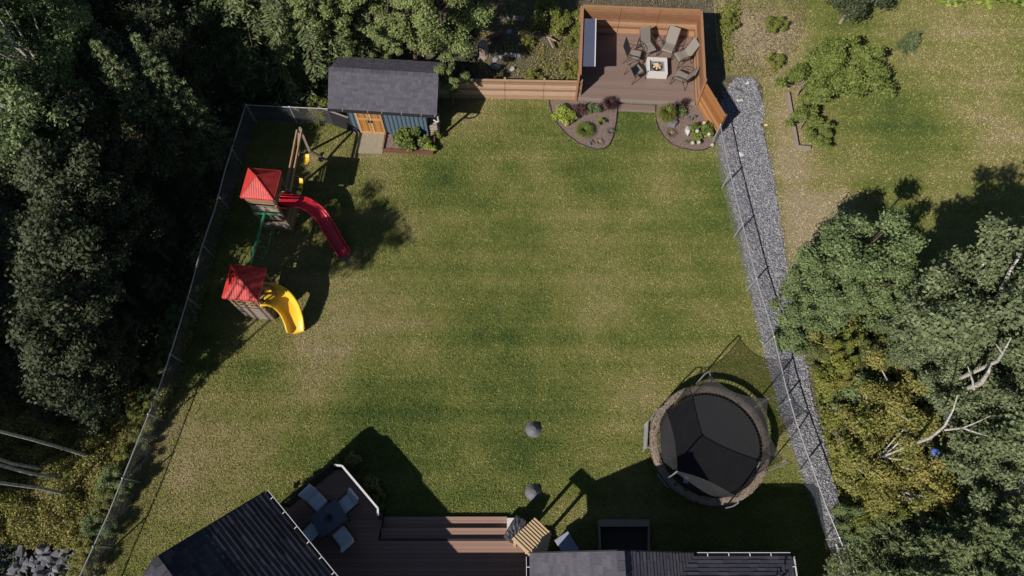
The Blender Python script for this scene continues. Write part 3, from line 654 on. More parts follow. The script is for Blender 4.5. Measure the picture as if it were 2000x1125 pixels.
o = m.build('crumpled_cloth', plain('white_cloth', (.7,.72,.8), .8)); sm = o.modifiers.new('t','SOLIDIFY'); sm.thickness = .012; tag(o, 'small crumpled white cloth lying on the black trampoline mat', 'cloth')

# ================================================================== FENCES
def chainlink(t, rail_px, zt, spacing=2.4, pitch=0.085):
    """posts, top rail and woven wire under the photographed top rail"""
    P = [W(a, b, zt) for a, b in rail_px]
    m = MB(); m.tube(P, 0.024, 8); m.build('top_rail', M_GALV, t)
    # resample
    ds = [0]
    for i in range(len(P)-1): ds.append(ds[-1] + (P[i+1]-P[i]).length)
    def at(s_):
        s_ = min(max(s_, 0), ds[-1])
        for i in range(len(P)-1):
            if s_ <= ds[i+1]: return P[i].lerp(P[i+1], (s_-ds[i])/(ds[i+1]-ds[i]))
        return P[-1]
    n = max(1, round(ds[-1]/spacing))
    for i in range(n+1):
        q = at(ds[-1]*i/n); m = MB(); m.tube([(q.x,q.y,0),(q.x,q.y,zt+.03)], .03, 8); m.lathe((q.x,q.y,zt+.03), [(.036,-.01),(.036,.02),(.0,.045)], 8); m.build('post', M_GALV, t)
    V = []; F = []; hgt = zt - .05; r = .0018; s_ = -hgt
    def wire(a, b):
        d_ = (b-a).normalized(); sd = d_.cross(Vector((0,0,1))).normalized()*r; up = sd.cross(d_).normalized()*r; o = len(V)
        for e in (a, b):
            V.append(e+sd-up*.6); V.append(e-sd-up*.6); V.append(e+up*1.1)
        F.extend([(o,o+1,o+4,o+3),(o+1,o+2,o+5,o+4),(o+2,o,o+3,o+5)])
    while s_ < ds[-1]:
        for sgn in (1, -1):
            a0, b0 = (s_, s_+hgt) if sgn > 0 else (s_+hgt, s_)
            za, zb = .04, zt
            # clip to ends
            def cl(x): return min(max(x, 0), ds[-1])
            a1, b1 = cl(a0), cl(b0)
            if abs(a1-b1) < .03: continue
            za1 = za + (zb-za)*abs(a1-a0)/hgt; zb1 = zb - (zb-za)*abs(b1-b0)/hgt
            A_, B_ = at(a1), at(b1); wire(Vector((A_.x,A_.y,za1)), Vector((B_.x,B_.y,zb1)))
        s_ += pitch
    npmesh('wire_mesh', np.array([v[:] for v in V]) - np.array(t['_o']), np.array(F), M_WIRE, t)
fr_px = [(1407,244),(1424,329),(1451,440),(1480,553),(1509,646),(1536,759),(1555,824),(1574,879),(1614,990),(1640,1052),(1675,1135),(1700,1200)]
t = thing('chain_link_fence', 'silver chain-link fence along the grey gravel path on the right of the lawn', 'fence', (9, 10, 0)); chainlink(t, fr_px, 1.22)
fl_px = [(480,205),(440,330),(420,407),(393,485),(370,571),(338,674),(316,741),(297,792),(211,1006),(157,1123),(120,1210)]
t = thing('chain_link_fence', 'long silver chain-link fence between the dark forest and the left edge of the lawn', 'fence', (-12, 10, 0)); chainlink(t, fl_px, 1.22)
t = thing('chain_link_fence', 'short chain-link fence running from the corner to the blue shed in the shade', 'fence', (-11, 20, 0)); chainlink(t, [(482,205),(560,209),(650,213)], 1.22, 2.0)

# wooden fence from shed to fire pit deck: three panels
t = thing('wooden_fence', 'low weathered horizontal board fence between the blue shed and the fire pit deck', 'fence', (-1, 20, 0))
A, B = W(856,191,0), W(1131,196,0); hF = 1.3; dd = (B-A).normalized(); nn = Vector((dd.y,-dd.x,0)); L = (B-A).length
px_posts = [0, .42, .72, 1.0]; cuts = [0, .19, .45, .71, 1.0]
px_ = [(B-A).length*c_ for c_ in (0,.165,.475,.745,1.0)]
for k in range(4):
    s0, s1 = px_[k], px_[k+1]; m = MB()
    for i in range(9):
        z = .03 + i*.14; a, b = A+dd*(s0+.01), A+dd*(s1-.01); m.beam(a+Vector((0,0,z+.068)), b+Vector((0,0,z+.068)), .022, .134, up=(0,0,1))
    m.build('panel', M_PALEWOOD, t)
for k in range(5):
    q = A+dd*px_[k]-nn*.06; m = MB(); m.box((q.x,q.y,.69),(.09,.09,1.38), rz=math.atan2(dd.y,dd.x)); m.build('post', M_PALEWOOD, t)
m = MB(); m.beam(A+Vector((0,0,hF+.0)), B+Vector((0,0,hF+.0)), .09, .03); m.build('cap_board', M_PALEWOOD, t)

# ================================================================== FIRE PIT DECK
FZ = 0.30
DL, DR, DBR = W(1128.8,190,FZ), W(1357.5,199.7,FZ), W(1352,72,FZ); DBL = DL + (DBR-DR)
fd = thing('fire_pit_deck', 'reddish brown composite deck with one step in the top corner of the yard', 'deck', (5, 22, 0))
poly = [(v.x, v.y) for v in (DL, DR, DBR, DBL)]
m = MB(); m.prism(poly, .02, FZ-.03); m.build('deck_frame', M_COMPG, fd)
ang = math.atan2((DR-DL).y, (DR-DL).x)
m = MB(); boards(m, poly, FZ, ang=ang); m.build('deck_boards', M_COMP, fd)
ud = (DR-DL).normalized(); vd = (DBR-DR).normalized()
m = MB(); m.beam(DL-vd*.07+Vector((0,0,-.012)), DR-vd*.07+Vector((0,0,-.012)), .145, .03); m.build('edge_board', M_COMPG, fd)
S0, S1 = W(1208,203,.15), W(1280,207,.15)
m = MB(); c0 = DL + ud*((S0-DL).dot(ud)) ; c1 = DL + ud*((S1-DL).dot(ud))
c0.z = c1.z = 0
m.beam(c0-vd*.30+Vector((0,0,.06)), c1-vd*.30+Vector((0,0,.06)), .32, .10); stp = m.build('step', M_COMPG, fd)
m = MB()
for k in (.21,.36): m.beam(c0-vd*k+Vector((0,0,.125)), c1-vd*k+Vector((0,0,.125)), .145, .026)
o = m.build('tread_boards', M_COMP, stp)
for v in o.data.vertices: v.co -= Vector(fd['_o'])
WH = 1.62
pf = thing('privacy_fence', 'tall cedar board privacy fence wrapping three sides of the fire pit deck', 'fence', (5, 24, 0))
def board_wall(t, a, b, z0, z1, mat, bh=.14, th=.022, nm='panel', cap=True, brk=()):
    a, b = Vector((a.x,a.y,0)), Vector((b.x,b.y,0)); L = (b-a).length; dd = (b-a).normalized(); cuts = [0]+[L*f for f in brk]+[L]
    n = int(round((z1-z0)/bh)); bh = (z1-z0)/n
    for k in range(len(cuts)-1):
        m = MB()
        for i in range(n):
            z = z0 + (i+.5)*bh; m.beam(a+dd*(cuts[k]+.012)+Vector((0,0,z)), a+dd*(cuts[k+1]-.012)+Vector((0,0,z)), th, bh-.006)
        m.build(nm, mat, t)
    if cap:
        m = MB(); m.beam(a+Vector((0,0,z1+.015)), b+Vector((0,0,z1+.015)), .10, .03); m.build('cap_board', mat, t)
ofs = .03
bl, br, fr2, fl2 = DBL-ud*ofs+vd*ofs, DBR+ud*ofs+vd*ofs, DR+ud*ofs, DL-ud*ofs
board_wall(pf, bl, br, .05, FZ+WH, M_CEDAR, brk=(.33,.66))
board_wall(pf, br, fr2, .05, FZ+WH, M_CEDAR)
board_wall(pf, bl, fl2, .05, FZ+WH-.12, M_CEDAR)
for q, od in ((bl,-1),(br,1),(fr2,1),(fl2,-1),(bl.lerp(br,.33),0),(bl.lerp(br,.66),0)):
    w_ = q + (ud*od*.06 if od else vd*.06); m = MB(); m.box((w_.x, w_.y, (FZ+WH)/2-.02), (.09,.09,FZ+WH-.06), rz=ang); m.build('post', M_CEDAR, pf)
af = thing('angled_fence', 'orange stained slatted fence panel running diagonally from the deck corner to the gravel', 'fence', (9, 19, 0))
g0, g1 = W(1359,204,0), W(1398,268,0)
board_wall(af, g0+ud*.03, g1, .03, 1.5, M_CEDAR_O, bh=.10, th=.03, cap=True)
for f in (0.05, .5, .97):
    q = g0.lerp(g1, f) + Vector((.07,.05,0)); m = MB(); m.box((q.x,q.y,.75),(.08,.08,1.48), rz=R(30)); m.build('post', M_CEDAR_O, af)
# pale metal canopy on the inside of the left wall
q0, q1 = W(1141,36,1.75), W(1138,129,1.75); q2, q3 = W(1161,129,1.75), W(1163,37,1.75)
wc = thing('wall_canopy', 'pale blue metal canopy with a white front edge fixed inside the left deck wall', 'canopy', (q0.x, q0.y, 1.7))
m = MB(); m.prism([(a.x,a.y) for a in (q0,q1,q2,q3)], 1.72, 1.75); m.build('roof_sheet', M_CANOPY, wc)
m = MB(); m.beam(q2+Vector((.02,0,.0)), q3+Vector((.02,0,.0)), .045, .06); m.build('front_edge', M_WHITE, wc)
for f in (.05,.95):
    a = q0.lerp(q1,f); b = q3.lerp(q2,f); m = MB(); m.beam(a+Vector((0,0,-.3)), b+Vector((0,0,-.05)), .03,.03); m.build('bracket', M_DARK, wc)

# fire pit
q = W(1284,127.5,FZ+.36); fp = thing('fire_pit', 'square pale concrete fire pit with gravel tray and split logs', 'fire pit', (q.x,q.y,FZ))
fx, fy = q.x, q.y; s = .46
def rotp(x, y): return Vector((fx + x*math.cos(ang) - y*math.sin(ang), fy + x*math.sin(ang) + y*math.cos(ang), 0))
m = MB()
for (x0,y0,sx_,sy_) in ((0,-s+.06,2*s,.12),(0,s-.06,2*s,.12),(-s+.06,0,.12,2*s-.24),(s-.06,0,.12,2*s-.24)):
    v = rotp(x0,y0); m.box((v.x,v.y,FZ+.18),(sx_,sy_,.36), rz=ang)
m.build('surround', M_WCONC, fp)
m = MB(); v = rotp(0,0); m.box((v.x,v.y,FZ+.13),(2*s-.24,2*s-.24,.24), rz=ang); m.build('gravel_tray', M_ROCK, fp)
m = MB(); m.lathe((fx,fy,FZ+.26), [(.17,-.01),(.25,.0),(.25,.02),(.2,.02),(.16,.0),(0,.0)], 24); m.build('burner_bowl', M_BLACK, fp)
for k in range(6):
    a = k*1.05+.3; b0 = Vector((fx+.19*math.cos(a), fy+.19*math.sin(a), FZ+.29)); b1 = Vector((fx-.03*math.cos(a), fy+.02, FZ+.45))
    m = MB(); m.tube([b0,b1],[.05,.038],5); m.build('log', M_SLAT, fp)

def sling_chair(name, label, group):
    t = thing(name, label, 'chair', (0,0,0), group, world=False)
    # faces +y : seat, tall reclined back, curved arms, sled legs
    def sheet(pts, wd, mat, nm, th=.018):
        m = MB(); n = len(pts)
        for i in range(n-1):
            (y0,z0),(y1,z1) = pts[i], pts[i+1]; m.beam((0,y0,z0),(0,y1,z1), wd, th, up=(0,0,1)) if abs(z1-z0) < .9*abs(y1-y0) + 1 else None
        return m.build(nm, mat, t)
    def strip(pts, wd, nm):
        vs = []; n = len(pts)
        for (y,z) in pts: vs += [(-wd/2,y,z),(wd/2,y,z)]
        for (y,z) in pts: vs += [(-wd/2,y,z-.02),(wd/2,y,z-.02)]
        o = 2*n; fs = []
        for i in range(n-1):
            a = 2*i; fs += [(a,a+1,a+3,a+2),(o+a,o+a+2,o+a+3,o+a+1),(a,a+2,o+a+2,o+a),(a+1,o+a+1,o+a+3,a+3)]
        fs += [(0,o,o+1,1),(2*n-2,2*n-1,o+2*n-1,o+2*n-2)]
        m = MB(); m.add(vs, fs); return m.build(nm, M_SLING, t, smooth=False)
    strip([(.30,.40),(.26,.44),(.1,.43),(-.1,.40),(-.24,.40)], .50, 'seat')
    strip([(-.25,.41),(-.32,.55),(-.42,.78),(-.52,1.0),(-.56,1.08),(-.60,1.09)], .50, 'backrest')
    for s_ in (-1,1):
        x = s_*.275
        m = MB(); m.tube([(x,.29,.41),(x,.1,.42),(x,-.24,.40),(x,-.42,.78),(x,-.56,1.08)], .014, 6); m.build('side_rail', M_BRONZE, t)
        x2 = s_*.33
        m = MB(); m.tube([(x2,.34,.02),(x2,.33,.3),(x2,.30,.55),(x2,.22,.63),(x2,.05,.65),(x2,-.2,.63),(x2,-.37,.66)], .016, 6); m.build('arm', M_BRONZE, t)
        m = MB(); m.tube([(x2,-.12,.60),(x2,-.28,.3),(x2,-.40,.02)], .015, 6); m.build('leg', M_BRONZE, t)
    m = MB(); m.tube([(-.33,.30,.36),(.33,.30,.36)], .012, 6); m.build('crossbar', M_BRONZE, t); m = MB(); m.tube([(-.33,-.22,.37),(.33,-.22,.37)], .012, 6); m.build('crossbar', M_BRONZE, t)
    return t
CH = [(1266,91,-157,'taupe sling chair with its back to the cedar fence, upper left of the fire pit'),
      (1306,91,157,'taupe sling chair leaning far back, directly above the right edge of the fire pit'),
      (1333,108,112,'taupe sling chair nearest the right deck wall, upper right of the fire pit'),
      (1331,149,62,'taupe sling chair at the lower right of the fire pit'),
      (1239,106,-108,'taupe sling chair at the upper left corner of the group facing right'),
      (1243,138,-62,'taupe sling chair nearest the deck middle, lower left of the fire pit')]
sc0 = None
for i, (px, py, rz, lb) in enumerate(CH):
    q = W(px, py, FZ+.42)
    if sc0 is None: sc0 = sling_chair('sling_chair', lb, 'sling chairs round the fire pit'); sc0.location = (q.x,q.y,FZ); sc0.rotation_euler = (0,0,R(rz))
    else: dup(sc0, (q.x,q.y,FZ), R(rz), label=lb)

# ================================================================== SHED
sh = thing('shed', 'blue board-and-batten shed with a dark shingled roof and orange stained double doors', 'shed', (-5, 19, 0))
us = Vector((math.cos(R(-4.3)), math.sin(R(-4.3)), 0)); vs_ = Vector((-us.y, us.x, 0))
EA = W(640,211.5,2.1); ESL = 4.62; SRUN, SRISE = 1.38, .82
F0 = EA + us*.62 + vs_*.33; F0.z = 0; SW_ = ESL - 1.22; SD_ = 2*SRUN - .55
m = MB(); P_ = [F0, F0+us*SW_, F0+us*SW_+vs_*SD_, F0+vs_*SD_]; m.prism([(a.x,a.y) for a in P_], .05, 2.12)
gm = (F0+vs_*(SD_/2)); m.add([F0+Vector((0,0,2.12)), F0+vs_*SD_+Vector((0,0,2.12)), gm+Vector((0,0,2.12+SRISE-.15)), F0+us*.05+Vector((0,0,2.12)), F0+us*.05+vs_*SD_+Vector((0,0,2.12)), gm+us*.05+Vector((0,0,2.12+SRISE-.15))], [(0,2,1),(3,4,5),(0,3,5,2),(1,2,5,4)])
m.add([x+us*(SW_-.05) for x in [F0+Vector((0,0,2.12)), F0+vs_*SD_+Vector((0,0,2.12)), gm+Vector((0,0,2.12+SRISE-.15)), F0+us*.05+Vector((0,0,2.12)), F0+us*.05+vs_*SD_+Vector((0,0,2.12)), gm+us*.05+Vector((0,0,2.12+SRISE-.15))]], [(0,2,1),(3,4,5),(0,3,5,2),(1,2,5,4)])
m.build('wall', M_BLUE, sh)
doorx0, doorx1 = .33, 1.50; M_DRAIL = mat_var('pale_stained_rail', [(0.2, (0.36, 0.19, 0.07)), (0.8, (0.6, 0.38, 0.19))], 6, 0.55, isl=0.4)
m = MB(); x = .02; M_BAT = plain('dark_blue_batten', (.05,.08,.115), .7)
while x < SW_:
    if x > doorx1 and not globals().get('_split'): m.build('battens', M_BAT, sh); m = MB(); _split = True
    if not (doorx0-.05 < x < doorx1+.03):
        a = F0+us*x-vs_*.012; m.beam(a+Vector((0,0,.08)), a+Vector((0,0,2.08)), .04, .02, up=-vs_)
    x += .19
m.build('battens', M_BAT, sh)
m = MB(); m.beam(F0-vs_*.03+Vector((0,0,.04)), F0+us*SW_-vs_*.03+Vector((0,0,.04)), .06,.08); m.build('sill_beam', M_PALEWOOD, sh)
for k in range(2):
    x0 = doorx0 + k*(doorx1-doorx0)/2 + .01; x1 = x0 + (doorx1-doorx0)/2 - .02; m = MB(); nb_ = 6; w_ = (x1-x0)/nb_
    for i in range(nb_):
        a = F0+us*(x0+w_*(i+.5))-vs_*.03; m.beam(a+Vector((0,0,.10)), a+Vector((0,0,1.98)), w_-.004, .03, up=-vs_)
    dr = m.build('door', M_DOORW, sh)
    m = MB()
    for z in (.16, 1.12, 1.92): m.beam(F0+us*x0-vs_*.055+Vector((0,0,z)), F0+us*x1-vs_*.055+Vector((0,0,z)), .02, .11)
    for xx in (x0+.045, x1-.045): m.beam(F0+us*xx-vs_*.058+Vector((0,0,.1)), F0+us*xx-vs_*.058+Vector((0,0,1.98)), .09, .02, up=-vs_)
    o = m.build('door_rails', M_DRAIL, dr)
    for v in o.data.vertices: v.co -= Vector(sh['_o'])
    m = MB(); a = F0+us*(x1-.05 if k == 0 else x0+.05)-vs_*.09+Vector((0,0,1.0)); m.box(a,(.03,.05,.14), rz=R(-4.3)); o = m.build('handle', M_BLACK, dr)
    for v in o.data.vertices: v.co -= Vector(sh['_o'])
rm = MB(); rg = EA + vs_*SRUN + Vector((0,0,SRISE)); bk = EA + vs_*2*SRUN
slab(rm, EA, EA+us*ESL, rg+us*ESL, rg, .09); slab(rm, rg, rg+us*ESL, bk+us*ESL, bk, .09)
shingle_plane(rm, EA, us, vs_, ESL, SRUN, SRISE, seed=8, course=.125, tab=.2); shingle_plane(rm, bk, us, -vs_, ESL, SRUN, SRISE, seed=9, course=.125, tab=.2)
for i in range(18): rm.beam(rg+us*(i*.256)+Vector((0,0,.012)), rg+us*(i*.256+.25)+Vector((0,0,.022)), .2, .016)
rm.build('roof', M_SHING, sh)
m = MB(); m.beam(EA-vs_*.05+Vector((0,0,-.05)), EA+us*ESL-vs_*.05+Vector((0,0,-.05)), .09, .08); g_ = m.build('gutter', M_DARK, sh)
for f in (.14,.37,.5,.68,.86,.985):
    m = MB(); a = EA+us*ESL*f; m.beam(a-vs_*.11+Vector((0,0,.0)), a+vs_*.03+Vector((0,0,.02)), .03, .015); o = m.build('gutter_bracket', M_TIMBG, g_)
    for v in o.data.vertices: v.co -= Vector(sh['_o'])
m = MB(); a = EA+us*(ESL+.03)-vs_*.05; m.tube([a+Vector((0,0,-.05)), a+us*.02+Vector((0,0,-.35)), a-us*.1+vs_*.1+Vector((0,0,-.55)), a-us*.25+vs_*.3+Vector((0,0,-.7))], .035, 8); m.build('downspout', M_WHITE, sh)
m = MB(); a = F0+us*(SW_+.5); m.box((a.x,a.y,1.0),(.09,.09,2.0), rz=R(-4.3)); m.build('corner_post', M_DARK, sh)
fw = thing('firewood_rack', 'small rack of pale split firewood under the right eave of the blue shed', 'firewood', (a.x,a.y,0))
for i in range(4):
    for j in range(5):
        p0 = F0+us*(SW_+.06)+vs_*(.15+j*.16)+Vector((0,0,.12+i*.17)); m = MB(); m.tube([p0, p0+us*.36], .07, 6); m.build('log', M_TIMBG, fw)
m = MB(); m.beam(F0+us*(SW_+.22)+Vector((0,0,.02)), F0+us*(SW_+.22)+vs_*.95+Vector((0,0,.02)), .4,.04); m.build('base_board', M_TIMBG, fw)
# gate left of shed
sg = thing('side_gate', 'dark grey panel gate in the shade left of the blue shed', 'gate', (-7.5, 18.6, 0))
ga = W(633,238,0); gb = F0 - us*.03
m = MB(); m.beam(ga+Vector((0,0,.55)), gb+Vector((0,0,.55)), .03, 1.0); m.build('panel', M_DARK, sg)
m = MB(); m.beam(ga+Vector((0,0,1.08)), gb+Vector((0,0,1.08)), .05, .04); m.build('top_rail', M_TIMBG, sg)
t = MB(); t.prism([(a.x,a.y) for a in PAD], .005, .05); o = t.build('concrete_pad', M_CONC); o['kind'] = 'structure'
pl = thing('planter_bed', 'red brown timber edged planter in front of the blue shed wall', 'planter', (-4, 17.5, 0))
pA, pB, pC, pD = W(754,260,.2), W(748,292,.2), W(846,297,.2), W(849,268,.2)
m = MB(); m.prism([(a.x,a.y) for a in (pA,pB,pC,pD)], .02, .15); m.build('soil', M_MULCH, pl)
for a, b in ((pA,pB),(pB,pC),(pC,pD)):
    m = MB(); m.beam((a.x,a.y,.12),(b.x,b.y,.12), .05, .26); m.build('edge_board', M_BRICK, pl)

# ================================================================== PLAY TOWERS
def tower(name, label, cxy, side, rot, eave, apex, plat, base):
    t = thing(name, label, 'playset', (cxy[0], cxy[1], 0), world=False); t.rotation_euler = (0,0,rot)
    h = side/2; m = MB(); o_ = h + .02
    # four ribbed roof faces
    C4 = [(-o_,-o_),(o_,-o_),(o_,o_),(-o_,o_)]
    for k in range(4):
        a = Vector((*C4[k], eave)); b = Vector((*C4[(k+1) % 4], eave)); top = Vector((0,0,apex)); nr = 14
        for i in range(nr):
            f0, f1 = i/nr, (i+1)/nr; mid = (f0+f1)/2
            # rib runs up-slope to the hip
            def hit(f): 
                s_ = min(f, 1-f)*2; base_ = a.lerp(b, f); inward = ((a+b)/2); return base_ + (top - inward)*s_
            q0, q1, q2, q3 = a.lerp(b,f0), a.lerp(b,f1), hit(f1), hit(f0)
            n_ = (b-a).cross(top-a).normalized(); g0_, g1_ = a.lerp(b,f0+.012), a.lerp(b,f1-.012)
            m.add([q0,q1,q2,q3], [(0,1,2,3)]); lift = n_*.014
            m.add([g0_+lift, g1_+lift, hit(f1-.012)+lift, hit(f0+.012)+lift, g0_, g1_, hit(f1-.012), hit(f0+.012)], [(0,1,2,3),(0,4,5,1),(1,5,6,2),(3,2,6,7),(0,3,7,4)])
        m.beam(a+Vector((0,0,-.03)), b+Vector((0,0,-.03)), .04, .08)
    rf = m.build('roof', M_REDROOF, t)
    for k in range(4):
        m = MB(); a = Vector((*C4[k], eave+.01)); m.tube([a, Vector((0,0,apex+.015))], .022, 6); m.build('hip_strip', M_REDROOF, rf)
    b_ = base/2
    for sx in (-1,1):
        for sy in (-1,1):
            m = MB(); m.beam((sx*b_,sy*b_,0),(sx*b_*.96,sy*b_*.96,eave-.02), .09,.09,up=(1,0,0)); m.build('post', M_TIMB, t)
    m = MB()
    for i in range(8): m.box((-b_+(i+.5)*base/8, 0, plat), (base/8-.01, base, .03))
    m.build('platform', M_TIMB, t)
    return t, b_
T1 = (-9.76, 14.13); T2 = (-10.01, 10.19); RT = R(-5.5)
t1, b1 = tower('play_tower', 'taller red roofed play tower with the red wavy slide beside the swing beam', T1, 1.26, RT, 2.80, 3.38, 1.5, 1.1)
def rails(t, b_, plat, eave, sides, mat=M_TIMB, wall=True):
    for (sx, sy) in sides:
        for z in (plat+.25, plat+.6, plat+.92) if not wall else (plat+.85, eave-.28):
            m = MB()
            if sy: m.beam((-b_, sy*(b_+.05), z), (b_, sy*(b_+.05), z), .03, .1)
            else: m.beam((sx*(b_+.05), -b_, z), (sx*(b_+.05), b_, z), .03, .1)
            m.build('rail', mat, t)
rails(t1, b1, 1.5, 2.8, ((0,-1),(0,1),(-1,0),(1,0)))
m = MB()
for i in range(5): m.beam((-b1, -b1-.05, 1.52+.14*i), (b1, -b1-.05, 1.52+.14*i), .025, .125)
m.build('lattice_panel', M_TIMBG, t1)
m = MB()
for i in range(4):
    m.beam((-b1+.1+i*.3, -b1-.08, 1.1), (-b1+.05+i*.3, -b1-.08, 1.5), .05,.04); m.beam((-b1, -b1-.04, .5+i*.05), (b1, -b1-.04, .75+i*.03), .03,.06)
m.beam((-b1,-b1-.05,.35),(b1,-b1-.05,.35),.03,.5); m.beam((-b1,-b1-.05,1.2),(b1,-b1-.05,1.2),.03,.3)
m.build('lower_wall', M_TIMBG, t1)
m = MB()
for i in range(10): m.beam((b1+.05,-b1,.15+i*.13),(b1+.05,b1,.15+i*.13),.025,.115)
m.build('side_wall', M_TIMB, t1)
def slide(t, path, wd, wall, mat, hood=0.0):
    """trough swept along the path (world coords), lips rolled outward"""
    inv = Matrix.Rotation(-t.rotation_euler.z, 3, 'Z'); P = [Vector(p) for p in path]
    # smooth (catmull)
    Q = []
    for i in range(len(P)-1):
        p0, p1, p2, p3 = P[max(i-1,0)], P[i], P[i+1], P[min(i+2,len(P)-1)]
        for k in range(8):
            u = k/8; Q.append(.5*((2*p1)+(p2-p0)*u+(2*p0-5*p1+4*p2-p3)*u*u+(3*p1-p0-3*p2+p3)*u**3))
    Q.append(P[-1]); prof = []
    for s_ in (-1,):
        pass
    h = wd/2
    prof = [(-h-.05, wall-.03),(-h-.045, wall+.0),(-h-.01, wall+.015),(-h+.02, wall-.01),(-h+.04,.06),(-h+.10,.015),(-h*.4,0),(h*.4,0),(h-.10,.015),(h-.04,.06),(h-.02,wall-.01),(h+.01,wall+.015),(h+.045,wall),(h+.05,wall-.03)]
    under = [(x, z-.03) for x, z in reversed(prof)]
    ring = prof + under; n = len(ring); vs = []
    for i, q in enumerate(Q):
        tg = (Q[min(i+1,len(Q)-1)] - Q[max(i-1,0)]); tg.z = 0; tg.normalize(); sd = Vector((tg.y, -tg.x, 0))
        k = i/(len(Q)-1); fl = (hood if hood else 1.0)*(1-k) + k*1.0
        for x, z in ring: vs.append(inv @ (q + sd*x*fl + Vector((0,0,z*(1 if k < .9 else 1-(k-.9)*4))) - t.location))
    m = MB(); m.add(vs, [(i*n+j, i*n+(j+1) % n, (i+1)*n+(j+1) % n, (i+1)*n+j) for i in range(len(Q)-1) for j in range(n)] + [tuple(range(n-1,-1,-1)), tuple((len(Q)-1)*n+j for j in range(n))])
    return m.build('slide', mat, t, smooth=True)
RS = [W(546,392,1.55), W(572,396,1.45), W(600,402,1.22), W(626,421,.88), W(645,450,.56), W(659,475,.30), W(670,492,.14), W(675,501,.10)]
slide(t1, RS, .50, .20, M_RED)
# hooded red entry panels
m = MB(); inv = Matrix.Rotation(-RT, 3, 'Z')
for s_ in (-1,1):
    m.add([inv @ (v - Vector(t1.location)) for v in (W(545,392,1.5)+Vector((0,s_*.33,0)), W(566,394,1.42)+Vector((0,s_*.33,0)), W(562,394,1.9)+Vector((0,s_*.33,.0)), W(545,392,2.15)+Vector((0,s_*.33,0)))], [(0,1,2,3)])
o = m.build('slide_entry_panel', M_RED, t1); md = o.modifiers.new('t','SOLIDIFY'); md.thickness = .04
t2, b2 = tower('play_tower', 'shorter red roofed play tower with the curved yellow slide', T2, 1.30, RT, 2.25, 2.82, 1.25, 1.12)
rails(t2, b2, 1.25, 2.25, ((0,1),(-1,0)), wall=False)
m = MB()
for z in (1.95, 1.62, 1.35): m.beam((-b2,-b2-.05,z),(b2,-b2-.05,z),.03,.09)
m.build('rail', M_TIMB, t2)
m = MB()
for i in range(6): m.beam((-b2+.05+i*.2,-b2-.045,1.3),(-b2+.05+i*.2,-b2-.045,1.92),.07,.02,up=(0,1,0))
m.build('balusters', M_TIMB, t2)
for i in range(6):
    m = MB(); m.beam((-b2,-b2-.05,.12+i*.19),(b2,-b2-.05,.12+i*.19),.03,.16 if i != 3 else .10); m.build('wall_board', M_TIMBG, t2)
m = MB()
for i in range(8): m.beam((b2+.05,-b2,.1+i*.14),(b2+.05,b2,.1+i*.14),.03,.125)
m.build('side_wall', M_TIMB, t2)
YS = [W(516,581,1.30), W(535,582,1.20), W(553,590,1.0), W(568,607,.68), W(577,628,.34), W(581,645,.14), W(582,650,.12)]
slide(t2, YS, .58, .38, M_YEL, hood=1.5)
m = MB(); inv = Matrix.Rotation(-RT, 3, 'Z'); c_ = inv @ (W(520,572,1.5) - Vector(t2.location))
arc = [(c_.x+.26*math.cos(a), c_.y+.26*math.sin(a), c_.z) for a in [R(180-18*k) for k in range(11)]]
for i in range(10): m.beam((arc[i][0],arc[i][1],1.4),(arc[i+1][0],arc[i+1][1],1.4),.03,.5)
m.build('curved_guard', M_TIMBG, t2)
# climbing bar between towers
cb = thing('climbing_bar', 'green climbing pole with hanging rope loops linking the two red roofed towers', 'climbing bar', (-9.9, 12, 0))
a, b = W(517,418,1.9), W(488,519,1.9)
m = MB(); m.tube([a,b], .06, 8); m.build('pole', M_GREEN, cb)
for s_, k in ((-1,0),(1,1)):
    o_ = Vector((.28*s_, 0, -.5)); m = MB(); m.tube([a+o_*.4, a.lerp(b,.3)+o_, a.lerp(b,.7)+o_, b+o_*.3], .012, 5); m.build('rope', M_GREEN if k else M_TIMBG, cb)
for f in (.2,.4,.6,.8):
    q = a.lerp(b,f); m = MB(); m.tube([q, q+Vector((.26,0,-.25)), q+Vector((.26,-.12,-.5))], .012, 5); m.build('loop', M_GREEN, cb)
m = MB(); m.beam(a+Vector((-.45,.05,-.02)), a+Vector((.5,-.02,-.02)), .06,.06); m.build('crossbar', M_GREEN, cb)
